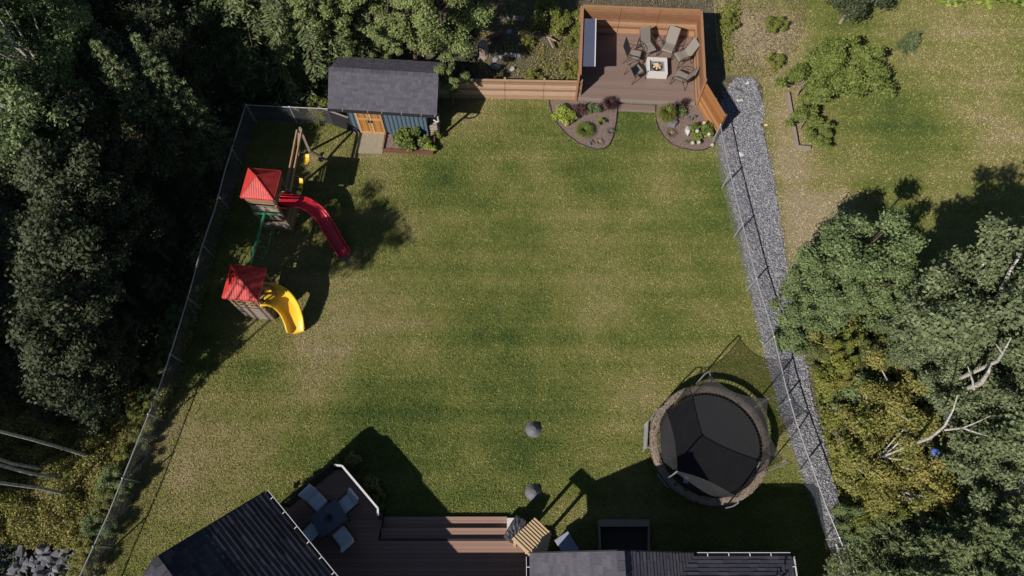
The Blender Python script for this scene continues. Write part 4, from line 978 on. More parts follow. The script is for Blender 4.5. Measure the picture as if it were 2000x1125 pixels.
# swing beam
sw = thing('swing_set', 'double timber swing beam with a splayed leg reaching towards the shed', 'swing set', (-9, 16.5, 0))
a, b = W(585,254,2.35), W(562,374,2.2)
sd = Vector((.095,.02,0))
for s_ in (-1,1):
    m = MB(); m.beam(a+sd*s_, b+sd*s_, .05, .14); m.build('beam', M_PALEWOOD, sw)
m = MB(); m.beam(a+Vector((0,.1,.02)), W(604,294,1.1), .09,.09); m.beam(W(604,294,1.1), W(638,313,0.0), .09,.09); m.build('leg', M_TIMBG, sw)
g_ = W(575,275,0); m = MB(); m.beam(a, Vector((a.x-.75, a.y+.25, 0)), .09,.09); m.build('leg', M_TIMBG, sw)
for (px, py, f, lb) in ((600,313,.42,'yellow plastic swing seat hanging in dappled light beside the timber beam'),(588,360,.80,'dim yellow swing seat hanging nearest the red slide')):
    q = W(px, py, .5); s0 = thing('swing', lb, 'swing', (q.x,q.y,.5), 'swings under the timber beam'); m = MB()
    m.add([(q.x+x,q.y+y,.5+.10*(y/.24)**2) for y in (-.24,-.12,0,.12,.24) for x in (-.08,.08)], [(2*i,2*i+1,2*i+3,2*i+2) for i in range(4)])
    o = m.build('seat', M_YEL, s0); md = o.modifiers.new('t','SOLIDIFY'); md.thickness = .02
    hp = a.lerp(b, f)
    for k in (-1,1): m = MB(); m.tube([(q.x,q.y+.24*k,.6), hp+Vector((.1,.24*k,-.05))], .006, 5); m.build('chain', M_GALV, s0)

# ================================================================== VEGETATION
def quads(P, Nn, T, ln, wd):
    """leaf quads: centre P, normal Nn, long axis T (all (n,3)), sizes"""
    Nn = Nn/np.linalg.norm(Nn, axis=1, keepdims=True); T = T - Nn*np.sum(T*Nn, 1, keepdims=True); T /= (np.linalg.norm(T, axis=1, keepdims=True) + 1e-9)
    B = np.cross(Nn, T); ln = ln[:,None]; wd = wd[:,None]; n = len(P)
    V = np.stack([P - T*ln/2, P + B*wd/2 + T*ln*.05, P + T*ln/2, P - B*wd/2 + T*ln*.05], 1)
    return V.reshape(-1, 3), np.arange(4*n).reshape(n, 4)
def rdir(n, r, up=0.0):
    v = r.normal(size=(n, 3)); v /= np.linalg.norm(v, axis=1, keepdims=True); v[:,2] += up; return v/np.linalg.norm(v, axis=1, keepdims=True)
def leaf_cloud(centres, radii, n_each, size, r, aspect=0.6, up=0.7, shell=0.25, squash=0.75):
    """clumps of leaves round the twig ends"""
    Ps = []; Ns = []
    for c, rad, n in zip(centres, radii, n_each):
        d_ = rdir(n, r); q = (shell + (1-shell)*r.random(n)**.6)*rad; q = q*(1 + .25*np.sin(3*d_[:,0]*4 + 5*d_[:,1]))
        P = np.array(c) + d_*q[:,None]*np.array([1,1,squash]); Ps.append(P); Ns.append(d_*.6 + rdir(n, r, up)*.8)
    P = np.concatenate(Ps); Nn = np.concatenate(Ns); n = len(P); T = r.normal(size=(n,3)); s_ = size*r.uniform(.55,1.4,n)
    return quads(P, Nn, T, s_, s_*aspect)
def broadleaf(name, label, cat, R_, Hh, base, nclump, nleaf, size, mat, bark, seed, crown_base=.35, spread=1.0, group=None, trunk_r=.12, top_bias=.5, cr=(.28,.5), stems=1):
    r = np.random.default_rng(seed); t = thing(name, label, cat, (0,0,0), group, world=False)
    cz = Hh*(crown_base + 1)/2; rz = Hh*(1-crown_base)/2; cs = []; rad = []
    while len(cs) < nclump:
        d_ = r.normal(size=3); d_ /= np.linalg.norm(d_); q = r.uniform(.3, 1.0)**.6
        p_ = np.array([d_[0]*R_*q, d_[1]*R_*q, cz + d_[2]*rz*q])
        lob = 1 + .28*math.sin(3*math.atan2(d_[1],d_[0]) + seed) + .15*math.sin(5*math.atan2(d_[1],d_[0]) + 2*seed); p_[:2] *= lob
        cs.append(p_); rad.append(R_*r.uniform(*cr)*(1.1 - .4*q))
    ne = [max(20, int(nleaf*(x/np.mean(rad))**2/nclump)) for x in rad]
    V, F = leaf_cloud(cs, rad, ne, size, r)
    npmesh('crown', V, F, mat, t)
    m = MB(); hb = cz + rz*.25
    for s_ in range(stems):
        ox, oy = (0,0) if stems == 1 else (r.uniform(-.2,.2), r.uniform(-.2,.2)); lx, ly = r.uniform(-.15,.15,2)*R_
        pts = [(ox + lx*k/5*(1+.2*math.sin(k)), oy + ly*k/5, hb*k/5) for k in range(6)]; m.tube(pts, [trunk_r*(1-.14*k) for k in range(6)], 7)
    for c in sorted(cs, key=lambda c_: -c_[2])[:max(6, nclump//2)]:
        z0 = max(.2*Hh, c[2] - rz*.7*r.uniform(.6,1.2)); f = min(z0/hb, 1); a = Vector((lx*f, ly*f, z0)); b = Vector(c); mid = a.lerp(b, .5) + Vector((0,0,-.1*R_))
        m.tube([a, mid, b], [trunk_r*.42, trunk_r*.28, .015], 5)
    m.build('trunk', bark, t); return t
def conifer(name, label, cat, R_, Hh, n_whorl, per, mat, bark, seed, size=.22, group=None, droop=.25, dens=1.0, open_=0.1, tuft=.3):
    """whorled branches, each a flat spray of needle twigs"""
    r = np.random.default_rng(seed); t = thing(name, label, cat, (0,0,0), group, world=False); P = []; T = []; Nn = []; m = MB()
    for i in range(n_whorl):
        f = i/(n_whorl-1); z = Hh*(open_ + (1-open_)*f); L = R_*((1-f)**.75)*r.uniform(.85,1.1) + .15
        k = per if f < .8 else max(3, per-2); a0 = r.uniform(0, 6.28)
        for j in range(k):
            a = a0 + 6.283*j/k + r.uniform(-.25,.25); l_ = L*r.uniform(.65,1.15); dx, dy = math.cos(a), math.sin(a); up = .25 + .5*f
            def pt(s_): return np.array([dx*l_*s_, dy*l_*s_, z + l_*(up*s_ - droop*1.6*s_*s_)])
            m.tube([pt(0), pt(.5), pt(1)], [.03*(1-f)+.012, .018, .006], 4, cap=False)
            n = int(dens*(24 + 70*l_))
            s_ = r.random(n)**.75; s_ = .12 + .9*s_; side = r.choice([-1,1], n); w_ = tuft*l_*(.25 + 1.1*s_*(1.15-s_))*r.random(n)**.6
            c = np.array([pt(q) for q in s_]); tx = np.stack([dx*.75 - side*dy*.8, dy*.75 + side*dx*.8, np.full(n, .1)], 1)
            c[:,0] += -dy*side*w_; c[:,1] += dx*side*w_; c[:,:2] += np.stack([dx*w_*.6, dy*w_*.6], 1); c[:,2] += r.normal(0, .05, n) - .15*w_
            P.append(c); T.append(tx + r.normal(0,.35,(n,3))); Nn.append(np.array([0,0,1.0]) + r.normal(0,.55,(n,3)))
    P = np.concatenate(P); T = np.concatenate(T); Nn = np.concatenate(Nn); n = len(P); s_ = size*r.uniform(.6,1.35,n)
    V, F = quads(P, Nn, T, s_, s_*.26); npmesh('crown', V, F, mat, t)
    m.tube([(0,0,0),(0,0,Hh*.5),(0,0,Hh*.98)], [.035*R_+.07, .05, .012], 7); m.build('trunk', bark, t); return t

placed = {}
def put(proto, px, py, z, rz=None, s=1.0, label=None, group=None):
    """stand the tree so that the height-z level of its crown is where the photograph shows it"""
    q = W(px, py, z); rz = random.uniform(0, 6.28) if rz is None else rz
    if proto.name not in placed:
        placed[proto.name] = 1; proto.location = (q.x,q.y,0); proto.rotation_euler = (0,0,rz); proto.scale = (s,s,s)
        if label: proto['label'] = label
        if group: proto['group'] = group
        return proto
    return dup(proto, (q.x,q.y,0), rz, s, label, group)

def fence_x(y):
    P = [W(a, b, 1.22) for a, b in fl_px]
    for i in range(len(P)-1):
        if P[i+1].y <= y <= P[i].y: return P[i+1].x + (P[i].x-P[i+1].x)*(y-P[i+1].y)/(P[i].y-P[i+1].y)
    return P[0].x if y > P[0].y else P[-1].x
def recolour(o, mats):
    for ch in o.children:
        if ch.name.startswith('crown'): ch.material_slots[0].link = 'OBJECT'; ch.material_slots[0].material = random.choice(mats)
    return o
def putf(proto, zc, px, py, z, s=1.0, **kw):
    """stand the tree beyond the fences: the crown seen at px,py belongs to a tree only as tall as that allows"""
    while z > 0.9:
        q = W(px, py, z)
        if q.x < fence_x(q.y) - 1.0 - .15*z or q.y > 21.5 + .1*z: break
        z -= .1
    return put(proto, px, py, z, s=max(.3, min(s*1.15, s*z/zc)), **kw)
GL = 'shaded forest trees left of the fence'; LL = 'dark tree in the deep shade of the forest left of the chain-link fence'
# ---- forest on the left
asp = broadleaf('aspen_tree', 'x', 'tree', 1.65, 11, 0, 44, 14000, .13, L_OLIVE, M_BIRCH, 21, .35)
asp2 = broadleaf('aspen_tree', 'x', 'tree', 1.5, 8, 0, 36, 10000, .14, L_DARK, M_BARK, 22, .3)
fir = conifer('fir_tree', 'x', 'tree', 1.45, 8.5, 24, 8, L_NEEDLE, M_BARK, 23, size=.15)
fir2 = conifer('fir_tree', 'x', 'tree', 1.0, 7.5, 20, 8, L_NEEDLE, M_BARK, 24, droop=.15, size=.14)
pine = broadleaf('pine_tree', 'x', 'tree', 1.35, 7.2, 0, 30, 19000, .09, L_PINE, M_BARK, 25, .28, cr=(.2,.38))
GA = 'sunlit grey green aspens at the top left'; LA = 'sunlit grey green aspen crown at the top left corner of the forest'
for px, py, z, s in [(20,30,9,1.1),(70,120,9,1.1),(110,210,8,.95),(30,230,9,1.05),(-60,120,9,1.1),(50,-40,9,1.1),(0,60,8.5,1),(130,60,8.5,1),(60,280,8,.9),(120,150,8,.9)]:
    putf(asp, 7.4, px, py, z-2.2, s=s, label=LA, group=GA)
for px, py, z, s in [(170,60,6,1),(150,300,6,1),(250,160,6,1.05),(330,90,6,1),(330,250,5,.9),(240,340,5,.95),(120,420,3.5,.8),(30,360,5,.9),(30,480,4,.8),(380,370,4,.75),(300,440,4,.85),(190,520,3,.7),(80,590,3.4,.75),
                     (300,560,3.5,.75),(220,640,3.5,.8),(120,720,2.8,.6),(20,700,3.4,.75),(400,20,6,1),(250,740,3,.6),(60,790,3.5,.65),(340,-30,6,1),(430,170,4.5,.8),(180,-20,6,1),(400,270,3.5,.6)]:
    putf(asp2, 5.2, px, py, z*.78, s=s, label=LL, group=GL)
put(fir2, 330, 170, 5, s=1.0, label='small fir catching light alone in the dark forest', group=None)
put(fir2, 260, 180, 5.5, s=1.05, label='small fir catching light left of another in the dark forest')
LF = 'dark fir with starburst branches standing left of the shed'; GF = 'firs left of the shed'
for px, py, z, s in [(515,120,5.5,1.0),(480,30,6,1.0),(575,180,4,.75),(545,50,6,.95),(440,80,5.5,.9),(540,10,6,1),(500,160,3,.9),(590,150,3,1.0),(605,110,3,.9),(460,150,4,.9)]: putf(fir, 4.2, px, py, z, s=s, label=LF, group=GF)
for x, y, k in [(-11.2,22.0,1.0),(-9.0,22.3,1.1),(-13.2,22.8,1.0),(-10.2,24.2,1.15),(-7.3,23.2,.9)]:
    dup(fir, (x,y,0), random.uniform(0,6.28), (1.6*k,1.6*k,1.05*k), label='broad fir reaching over the fence corner left of the shed', group='broad firs at the fence corner')
LP = 'yellowish green pine crown behind the shed roof, left of the largest pine'; GP = 'pines behind the left half of the shed'
for px, py, z, s in [(600,10,6,.95),(660,45,6,.9),(720,15,6.5,.95),(610,85,4.5,.7),(735,60,5.5,.6),(790,5,5,.9),(690,85,3,.7),(640,-10,6,1),(760,30,4,.8)]: putf(pine, 4.6, px, py, z, s=s*1.1, label=LP, group=GP)
bigp = broadleaf('pine_tree', 'large bright green pine crown overhanging the right end of the shed roof', 'tree', 2.0, 7.6, 0, 60, 42000, .09, L_PINE, M_BARK, 26, .3, cr=(.18,.32))
put(bigp, 862, 35, 4.0, rz=.4)
put(pine, 872, 105, 3.6, s=.5, label='lower limb mass of pine touching the roof edge beside the wooden fence', group=None)
ylw = broadleaf('maple_sapling', 'yellow leaved sapling glowing at the top of the dark forest', 'tree', .9, 5, 0, 12, 2600, .14, L_YEL, M_BARK, 27, .4)
put(ylw, 222, 20, 5)
# tall aspens standing outside the picture to the left: their shade darkens the forest and the play area
LT = 'tall aspen beyond the left edge of the picture, seen only by its shade'; GT = 'tall aspens beyond the left edge'
def qs(q_, s_): return (-.725*q_ + .688*s_, .688*q_ + .725*s_)
TALL = [(24.2,-10.8,1.2),(20.6,-11.4,1.3),(27.0,-10.4,1.25),(16.8,-11.9,1.12),(17.2,-16.5,1.3),(19.8,-7.6,1.1),(22.3,-6.6,1.1),(22.9,-11.2,1.15),(20.2,-15.5,1.35),(20.5,-15,1.5),(23.5,-15,1.5),(26.5,-14,1.5),(29.5,-13,1.4),(33,-12,1.4),(36,-10,1.4),(21.5,-20.5,1.7),(22,-20,1.75),(26,-19,1.7),(30,-18,1.6),(34,-17,1.6),
        (24.5,-10,1.2),(28,-8,1.2),(32,-6.5,1.2),(22,-9.5,1.1)]
for q_, s_, k in TALL:
    x, y = qs(q_, s_-2.6); dup(asp, (x,y,0), random.uniform(0,6.28), (k*1.5,k*1.5,k*.9), label=LT, group=GT)
for x, y, k, kz in [(-14.5,8.0,.95,.92),(-14.9,6.6,.85,.74),(-15.0,10.1,1.0,.95),(-15.4,12.5,1.0,1.0),(-16.2,14.8,1.1,1.05),(-14.0,12.0,.7,.8),(-16.5,8.6,1.0,.6),(-16.8,11,1.0,.7),(-14.6,5.8,.7,.58),(-14.3,7.1,.6,.62)]:  # extra trees added and sized to shade the ground between fence and towers
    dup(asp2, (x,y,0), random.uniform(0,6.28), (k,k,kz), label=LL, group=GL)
# birches with bare white trunks at the lower left
bt = thing('birch_tree', 'x', 'tree', (0,0,0), world=False)
m = MB(); m.tube([(0,0,0),(-.07,.05,2),(.04,.02,4),(-.05,0,6),(0,0,9),(.1,0,13)], [.065,.06,.055,.05,.04,.02], 9); m.build('trunk', M_BIRCH, bt)
r_ = np.random.default_rng(5); cs = [np.array([r_.normal(0,.7), r_.normal(0,.7), r_.uniform(12.0,13.2)]) for _ in range(12)]
V, F = leaf_cloud(cs, [r_.uniform(.35,.7) for _ in cs], [260]*12, .15, r_); npmesh('crown', V, F, L_OLIVE, bt)
for i, (px, py, s, lb) in enumerate([(188,896,.92,'thickest white birch trunk, uppermost of the four leaning out at the lower left'),(95,918,.95,'thin white birch trunk second from the top at the lower left'),
                                     (125,935,.95,'thin white birch trunk third from the top at the lower left'),(135,966,.95,'white birch trunk lowest of the four at the lower left')]):
    q = W(px, py, 0)
    if i == 0: bt.location = q; bt.scale = (s,)*3; bt['label'] = lb; bt['group'] = 'white birch trunks at the lower left'
    else: dup(bt, q, i*1.3, s, label=lb, group='white birch trunks at the lower left')

# ---- right side
apple = broadleaf('fruit_tree', 'broad bright green fruit tree casting a dark shadow on the neighbour lawn', 'tree', 1.75, 2.9, 0, 44, 30000, .11, L_GREEN, M_TIMBG, 31, .3, cr=(.2,.34), trunk_r=.09)
put(apple, 1648, 138, 1.7, rz=1.0)
app2 = broadleaf('fruit_tree', 'x', 'tree', 1.0, 1.9, 0, 14, 6500, .11, L_GREEN, M_TIMBG, 32, .2, cr=(.28,.42), trunk_r=.05)
put(app2, 1572, 160, 1.0, label='small round green bush at the left side of the broad fruit tree')
put(app2, 1575, 232, .8, s=.75, label='dark green bush inside the timber edging below the broad fruit tree')
put(app2, 1603, 265, .6, s=.55, label='lowest small bush inside the timber edging by the stump')
olv = broadleaf('fruit_tree', 'grey green tree cut by the top edge of the picture above the neighbour lawn', 'tree', 1.5, 2.8, 0, 20, 8500, .12, L_DARK, M_TIMBG, 33, .35, trunk_r=.09)
put(olv, 1672, -8, 1.7)
sap = conifer('fir_sapling', 'tiny fir sapling alone on the neighbour lawn', 'tree', .42, 1.0, 9, 6, L_NEEDLE, M_BARK, 34, size=.12)
put(sap, 1776, 84, .4, s=1.0)
R1 = broadleaf('maple_tree', 'x', 'tree', 1.9, 5.4, 0, 48, 30000, .105, L_OLIVE, M_BARK, 41, .1, cr=(.2,.42))
R2 = broadleaf('aspen_tree', 'x', 'tree', 1.7, 8.6, 0, 44, 26000, .105, L_PALE, M_BIRCH, 42, .35, cr=(.2,.42), trunk_r=.13)
R3 = broadleaf('maple_tree', 'x', 'tree', 1.6, 5.4, 0, 34, 19000, .10, L_YEL, M_BIRCH, 43, .2, cr=(.22,.5), trunk_r=.1)
R4 = broadleaf('alder_shrub', 'x', 'shrub', 1.3, 2.4, 0, 24, 13000, .095, L_YG, M_BARK, 44, .1, cr=(.25,.42), stems=3, trunk_r=.05)
R5 = broadleaf('alder_shrub', 'x', 'shrub', 1.3, 2.8, 0, 24, 13000, .095, L_OLIVE, M_BARK, 45, .1, cr=(.25,.42), stems=3, trunk_r=.05)
R6 = conifer('fir_tree', 'x', 'tree', 1.5, 7.5, 22, 8, L_NEEDLE, M_BARK, 46, size=.16)
put(R1, 1700, 478, 4.0, s=1.0, label='large grey green maple nearest the neighbour lawn, right of the gravel path', group=None)
put(R1, 1640, 565, 3.0, s=.7, label='smaller grey green maple bulging towards the gravel path below the large one')
put(R1, 1760, 560, 3.2, s=.75, label='grey green maple between the large one and the aspens')
put(R5, 1572, 625, 1.6, s=.8, label='dark green shrub touching the gravel path halfway down')
GR = 'aspens along the right edge'; LR = 'tall pale green aspen crown by the right edge of the picture'
for px, py, z, s in [(1880,600,5.5,.85),(1960,630,6,.9),(1990,560,8.0,1.25),(1975,540,6.4,.85),(1905,690,5.5,.75),(1975,750,5.8,.85),(2040,600,6.5,1.0),(2050,720,6.5,1.0),(1810,650,4.2,.62),(1985,850,5.8,.85),(2050,830,6.5,1.0),(2040,960,6,.9)]:
    put(R2, px, py, z, s=s, label=LR, group=GR)
GY = 'yellowing maples right of the gravel path'; LY = 'yellowing maple crown in the thicket right of the gravel path'
for px, py, z, s in [(1815,745,4.5,.8),(1765,800,3.8,.75),(1760,880,3.8,.85),(1745,930,3.2,.65),(1830,900,4,.8),(1860,830,4.2,.6),(1755,1000,3,.6),(1800,970,3.5,.75)]:
    recolour(put(R3, px, py, z, s=s, label=LY, group=GY), [L_YEL, L_YEL, L_YG, L_MIX, L_YO])
GS = 'yellow green shrubs beside the gravel path'; LS = 'yellow green shrub in the low thicket beside the gravel path'
for px, py, z, s in [(1640,655,1.4,.75),(1622,715,1.2,.6),(1700,650,1.6,.85),(1672,740,1.5,.7),(1658,800,1.3,.5),(1700,850,1.6,.8),(1700,915,1.5,.65),(1690,720,2,.9),(1760,650,2,.9),(1715,980,1.6,.7),(1740,720,2.2,.9),(1700,880,1.8,.85),(1722,1045,1.4,.55)]:
    recolour(put(R4, px, py, z, s=s, label=LS, group=GS), [L_YG, L_YG, L_MIX, L_YO, L_GREEN])
GD = 'grey green shrubs in the right thicket'; LD = 'grey green shrub deeper in the thicket on the right'
for px, py, z, s in [(1690,780,1.6,.55),(1700,700,2,.65),(1710,760,2,.85),(1750,1080,2,.8),(1780,1050,2.4,1.0),(1760,1140,2,.9),(1850,1000,2.6,1.0),(1612,690,1,.4),(1900,980,3,1.0),(1840,680,2.5,.9),(1800,830,2.5,.8)]:
    recolour(put(R5, px, py, z, s=s, label=LD, group=GD), [L_OLIVE, L_OLIVE, L_YO, L_MIX])
GC = 'dark firs at the lower right corner'; LC = 'dark fir crown at the lower right corner of the picture'
for px, py, z, s in [(1830,1080,4.5,.8),(1900,1050,5,.85),(1960,1100,5.5,.95),(1900,1150,5,.9),(1990,1010,5.5,.9),(1770,1150,4,.8)]:
    put(R6, px, py, z, s=s, label=LC, group=GC)
GM = 'small bushes mixed through the right thicket'; LM = 'small bush of mixed green and yellow leaves in the right thicket'
for k in range(34):
    px, py = random.uniform(1700, 1900), random.uniform(640, 1030); z = random.uniform(2.2, 4.4)
    recolour(put(R4 if k % 2 else R5, px, py, z, s=random.uniform(.28,.5), label=LM, group=GM), [L_YG, L_OLIVE, L_OLIVE, L_MIX, L_YO, L_YEL, L_DRY]).scale.z *= 2.6*random.uniform(.9,1.2)
# dead white birch limbs rising through the yellow thicket
def snag(label, pts, r0):
    P = [W(a, b, z+.9) for a, b, z in pts[0]]; r0 *= .75; t = thing('bare_birch', label, 'tree', (P[0].x,P[0].y,0), 'bare white birches in the right thicket')
    m = MB(); base = Vector((P[0].x+.2, P[0].y, 0)); m.tube([base]+P, [r0*1.3]+[r0*(1-.7*k/(len(P)-1)) for k in range(len(P))], 7); m.build('trunk', M_BIRCH, t)
    for br in pts[1:]:
        Q = [W(a, b, z+.9) for a, b, z in br]; m = MB(); m.tube(Q, [r0*.6*(1-.75*k/(len(Q)-1)) for k in range(len(Q))], 6); m.build('branch', M_BIRCH, t)
snag('largest bare white birch forking in a Y through the yellow thicket', [[(1815,856,4.2),(1830,845,4.9),(1845,832,5.4),(1862,800,6.0),(1870,772,6.5)],[(1845,840,5.2),(1880,836,5.7),(1905,826,6.1),(1935,812,6.4)],[(1880,836,5.7),(1910,846,6.0),(1930,852,6.2)]], .065)
snag('bare white birch with one bend close to the right edge', [[(1916,748,5),(1930,728,5.8),(1935,715,6.1)],[(1902,760,5),(1900,745,5.4),(1890,715,6)]], .10)
snag('bare white birch forking near the right edge above the others', [[(1948,705,6),(1958,690,6.6),(1965,678,7)],[(1958,690,6.6),(1945,672,7.0)],[(1965,678,7.0),(1975,660,7.4)]], .07)
snag('thin bare birch stems lying low left of the forking birch', [[(1800,838,2.6),(1770,818,3.2),(1752,808,3.6)],[(1800,852,2.8),(1780,842,3.1),(1760,838,3.4)]], .045)

# ---- undergrowth (uncountable)
def cover(name, label, poly, n, size, mat, hmax, seed, cell=1.3, avoid=(), up=.9, cat='undergrowth', thr=.35):
    r = np.random.default_rng(seed); xs = [p_[0] for p_ in poly]; ys = [p_[1] for p_ in poly]
    x = r.uniform(min(xs), max(xs), n*3); y = r.uniform(max(min(ys),-1.5), min(max(ys),28.5), n*3); k = inside(poly, x, y)
    for a in avoid: k &= ~inside(a, x, y)
    d_ = fbm(x, y, cell, seed); k &= (d_ > thr - .25*r.random(len(x))); x, y, d_ = x[k][:n], y[k][:n], d_[k][:n]; m_ = len(x)
    z = .03 + hmax*np.clip((d_-thr+.1)*2.2, .05, 1.2)*r.random(m_)**.7
    s_ = size*r.uniform(.5,1.5,m_); V, F = quads(np.stack([x,y,z],1), rdir(m_, r, up), r.normal(size=(m_,3)), s_, s_*.55)
    return tag(npmesh(name, V, F, mat), label, cat, kind='stuff')
FOR_L = PW([(-300,1220),(120,1220),(160,1121),(215,1003),(300,800),(345,680),(374,571),(398,485),(425,405),(445,330),(484,212),(640,214),(650,100),(860,100),(860,185),(925,185),(935,-80),(-300,-80)])
LOWL = PW([(-80,1070),(170,1075),(215,1003),(330,760),(200,760),(-80,790)])
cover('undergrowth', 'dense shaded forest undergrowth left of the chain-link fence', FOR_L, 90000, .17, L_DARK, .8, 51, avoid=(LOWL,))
cover('undergrowth', 'sunlit yellow green weeds around the birch trunks at the lower left', LOWL, 60000, .075, L_MIX, .7, 52, cell=.9)
cover('undergrowth', 'weeds growing along the inside of the left chain-link fence', PW([(165,1123),(216,1005),(300,800),(345,680),(374,571),(398,485),(425,405),(452,405),(425,490),(400,590),(368,700),(340,790),(302,860),(245,975),(195,1110)]), 17000, .09, L_MIX, .75, 53, cell=.8, thr=.3)
WEED = PW([(930,-60),(1135,-60),(1135,185),(940,182),(925,100)])
cover('undergrowth', 'weeds and scrub on the slope left of the fire pit deck', WEED, 11000, .08, L_MIX, .3, 54, cell=.8, thr=.5)
cover('undergrowth', 'bright scrub behind and right of the cedar fence', PW([(1130,-80),(1600,-80),(1560,90),(1510,150),(1480,160),(1420,150),(1400,60),(1380,18),(1140,8)]), 9000, .07, L_DRY, .2, 55, cell=.7, thr=.5)
cover('undergrowth', 'yellow green weeds in the dry brush right of the cedar fence', PW([(1390,-60),(1450,-60),(1440,60),(1420,150),(1400,60)]), 3000, .11, L_YG, .45, 57, cell=.9, thr=.45)
cover('undergrowth', 'mixed undergrowth beneath the trees right of the gravel path', PW([(1580,640),(1700,600),(2100,600),(2150,1220),(1700,1220),(1655,1060),(1610,880),(1585,760)]), 60000, .12, L_YG, .6, 56, cell=1.2, thr=.3, avoid=(GRAVEL,))

# shrubs seen singly
SH = broadleaf('shrub', 'x', 'shrub', .8, 1.3, 0, 12, 3600, .10, L_YG, M_BARK, 61, .05, cr=(.3,.5), trunk_r=.03, stems=2)
for px, py, z, s, lb in [(1100,32,1.0,.95,'tall green shrub standing behind the left end of the cedar fence'),(1068,20,1.0,.9,'rounded green shrub behind the dark clearing, left of the tallest one'),(1040,150,.4,.5,'low green shrub just behind the wooden fence'),
                         (1118,130,.5,.5,'yellow green shrub pressed against the outer side of the left deck wall'),(1120,75,.5,.5,'upper yellow green shrub beside the left deck wall'),(1028,78,.4,.35,'small yellow bush on the brown slope'),
                         (1425,40,.4,.5,'weedy shrub right of the cedar fence shadow'),(1510,50,.3,.6,'small green bush in the dry brush near the top'),(1515,125,.2,.5,'small green bush left of the fruit tree'),
                         (625,205,.9,.7,'pale leaved bush at the left end of the shed roof')]:
    put(SH, px, py, z, s=s, label=lb)
def angular(name, sx, sy, sz, mat, seed):
    r = np.random.default_rng(seed); bm = bmesh.new()
    for _ in range(16):
        d_ = r.normal(size=3); d_ /= np.linalg.norm(d_); k_ = r.uniform(.75,1.15); bm.verts.new((d_[0]*sx*k_, d_[1]*sy*k_, d_[2]*sz*k_))
    res = bmesh.ops.convex_hull(bm, input=bm.verts[:]); bmesh.ops.delete(bm, geom=[v for v in bm.verts if not v.link_faces], context='VERTS')
    me = bpy.data.meshes.new(name); bm.to_mesh(me); bm.free(); me.materials.append(mat); o = bpy.data.objects.new(name, me); COL.objects.link(o); return o
for i in range(13):
    y = .2 + i*.78; x = fence_x(y) - .45 - .2*random.random(); s_ = random.uniform(.33,.46)
    recolour(dup(R5, (x, y, 0), random.uniform(0,6.28), (s_, s_, s_*random.uniform(.8,1.15)), label='low leafy shrub hugging the outer side of the left chain-link fence', group='shrubs along the left fence'), [L_OLIVE, L_YO, L_MIX, L_MIX])
# rocks and stumps behind the wooden fence
def rock(name, label, px, py, z, sx, sy, sz, mat=M_ROCK, seed=0, group=None, cat='rock', rz=0.3):
    q = W(px, py, z); o = angular(name, sx, sy, sz, mat, seed); o.rotation_euler = (0,0,rz); o.location = (q.x,q.y,z+sz*.35); return tag(o, label, cat, group)
for i in range(26):
    px, py = 930+random.random()*85, 95+random.random()*50
    if i > 18: px, py = 985+random.random()*55, 30+random.random()*40
    rock('rock', 'grey rock in the rubble between the pine and the brown slope', px, py, 0, random.uniform(.1,.22), random.uniform(.08,.2), random.uniform(.07,.15), seed=i, group='rubble rocks behind the wooden fence', rz=random.uniform(0,3))
rock('rock', 'pale square rock at the edge of the rubble behind the wooden fence', 1003, 109, .1, .2, .15, .14, M_PALEROCK, 40)
st = thing('tree_stump', 'broad grey tree stump in the shade under the large pine', 'stump', W(943,108,0))
m = MB(); c = W(943,108,0); m.lathe(c, [(.34,0),(.26,.2),(.23,.8),(.20,.82),(0,.8)], 12, .08); m.build('trunk', M_TIMBG, st)
for k, (a, b) in enumerate((((1068,72),(1086,80)),((1072,76),(1081,94)))):
    m = MB(); m.tube([W(*a,.35), W(*b,.3)], [.05,.035], 7); tag(m.build('dead_branch', M_TIMBG), ['upper bleached branch lying on the slope left of the deck','lower bleached branch lying on the slope left of the deck'][k], 'branch')
m = MB(); m.tube([W(938,82,.3), W(982,62,.3)], .13, 9); tag(m.build('fallen_log', mat_var('red_brown_log', [(.3,(.09,.045,.03)),(.7,(.2,.12,.09))], 8, isl=0)), 'short reddish fallen log in the shade right of the large pine', 'log')
# blue tarp behind the shed
tp = lumpy('tarp_cover', (0,0,0), .55, .75, .5, .2, M_TARP, None, 12, .14, 3, .5); q = W(657,88,.5); tp.location = (q.x,q.y,.42); tag(tp, 'dark blue tarp draped over a heap behind the left end of the shed', 'tarp')
q = W(1878,818,4.0); tp2 = lumpy('tarp_scrap', (0,0,0), .5, .3, .08, -.4, plain('dull_blue_tarp', (.06,.075,.14), .6), None, 14, .14, 3, .3); tp2.location = (q.x,q.y,4.0); tag(tp2, 'dull blue tarp scrap showing through the leaves by the forking birch', 'tarp')
q = W(1829,886,3.9); tp3 = lumpy('tarp_scrap', (0,0,0), .13, .17, .05, .4, plain('bright_blue_tarp', (.08,.15,.5), .6), None, 15, .1, 3, .3); tp3.location = (q.x,q.y,3.9); tag(tp3, 'small bright blue scrap caught in the leaves below the forking birch', 'tarp')

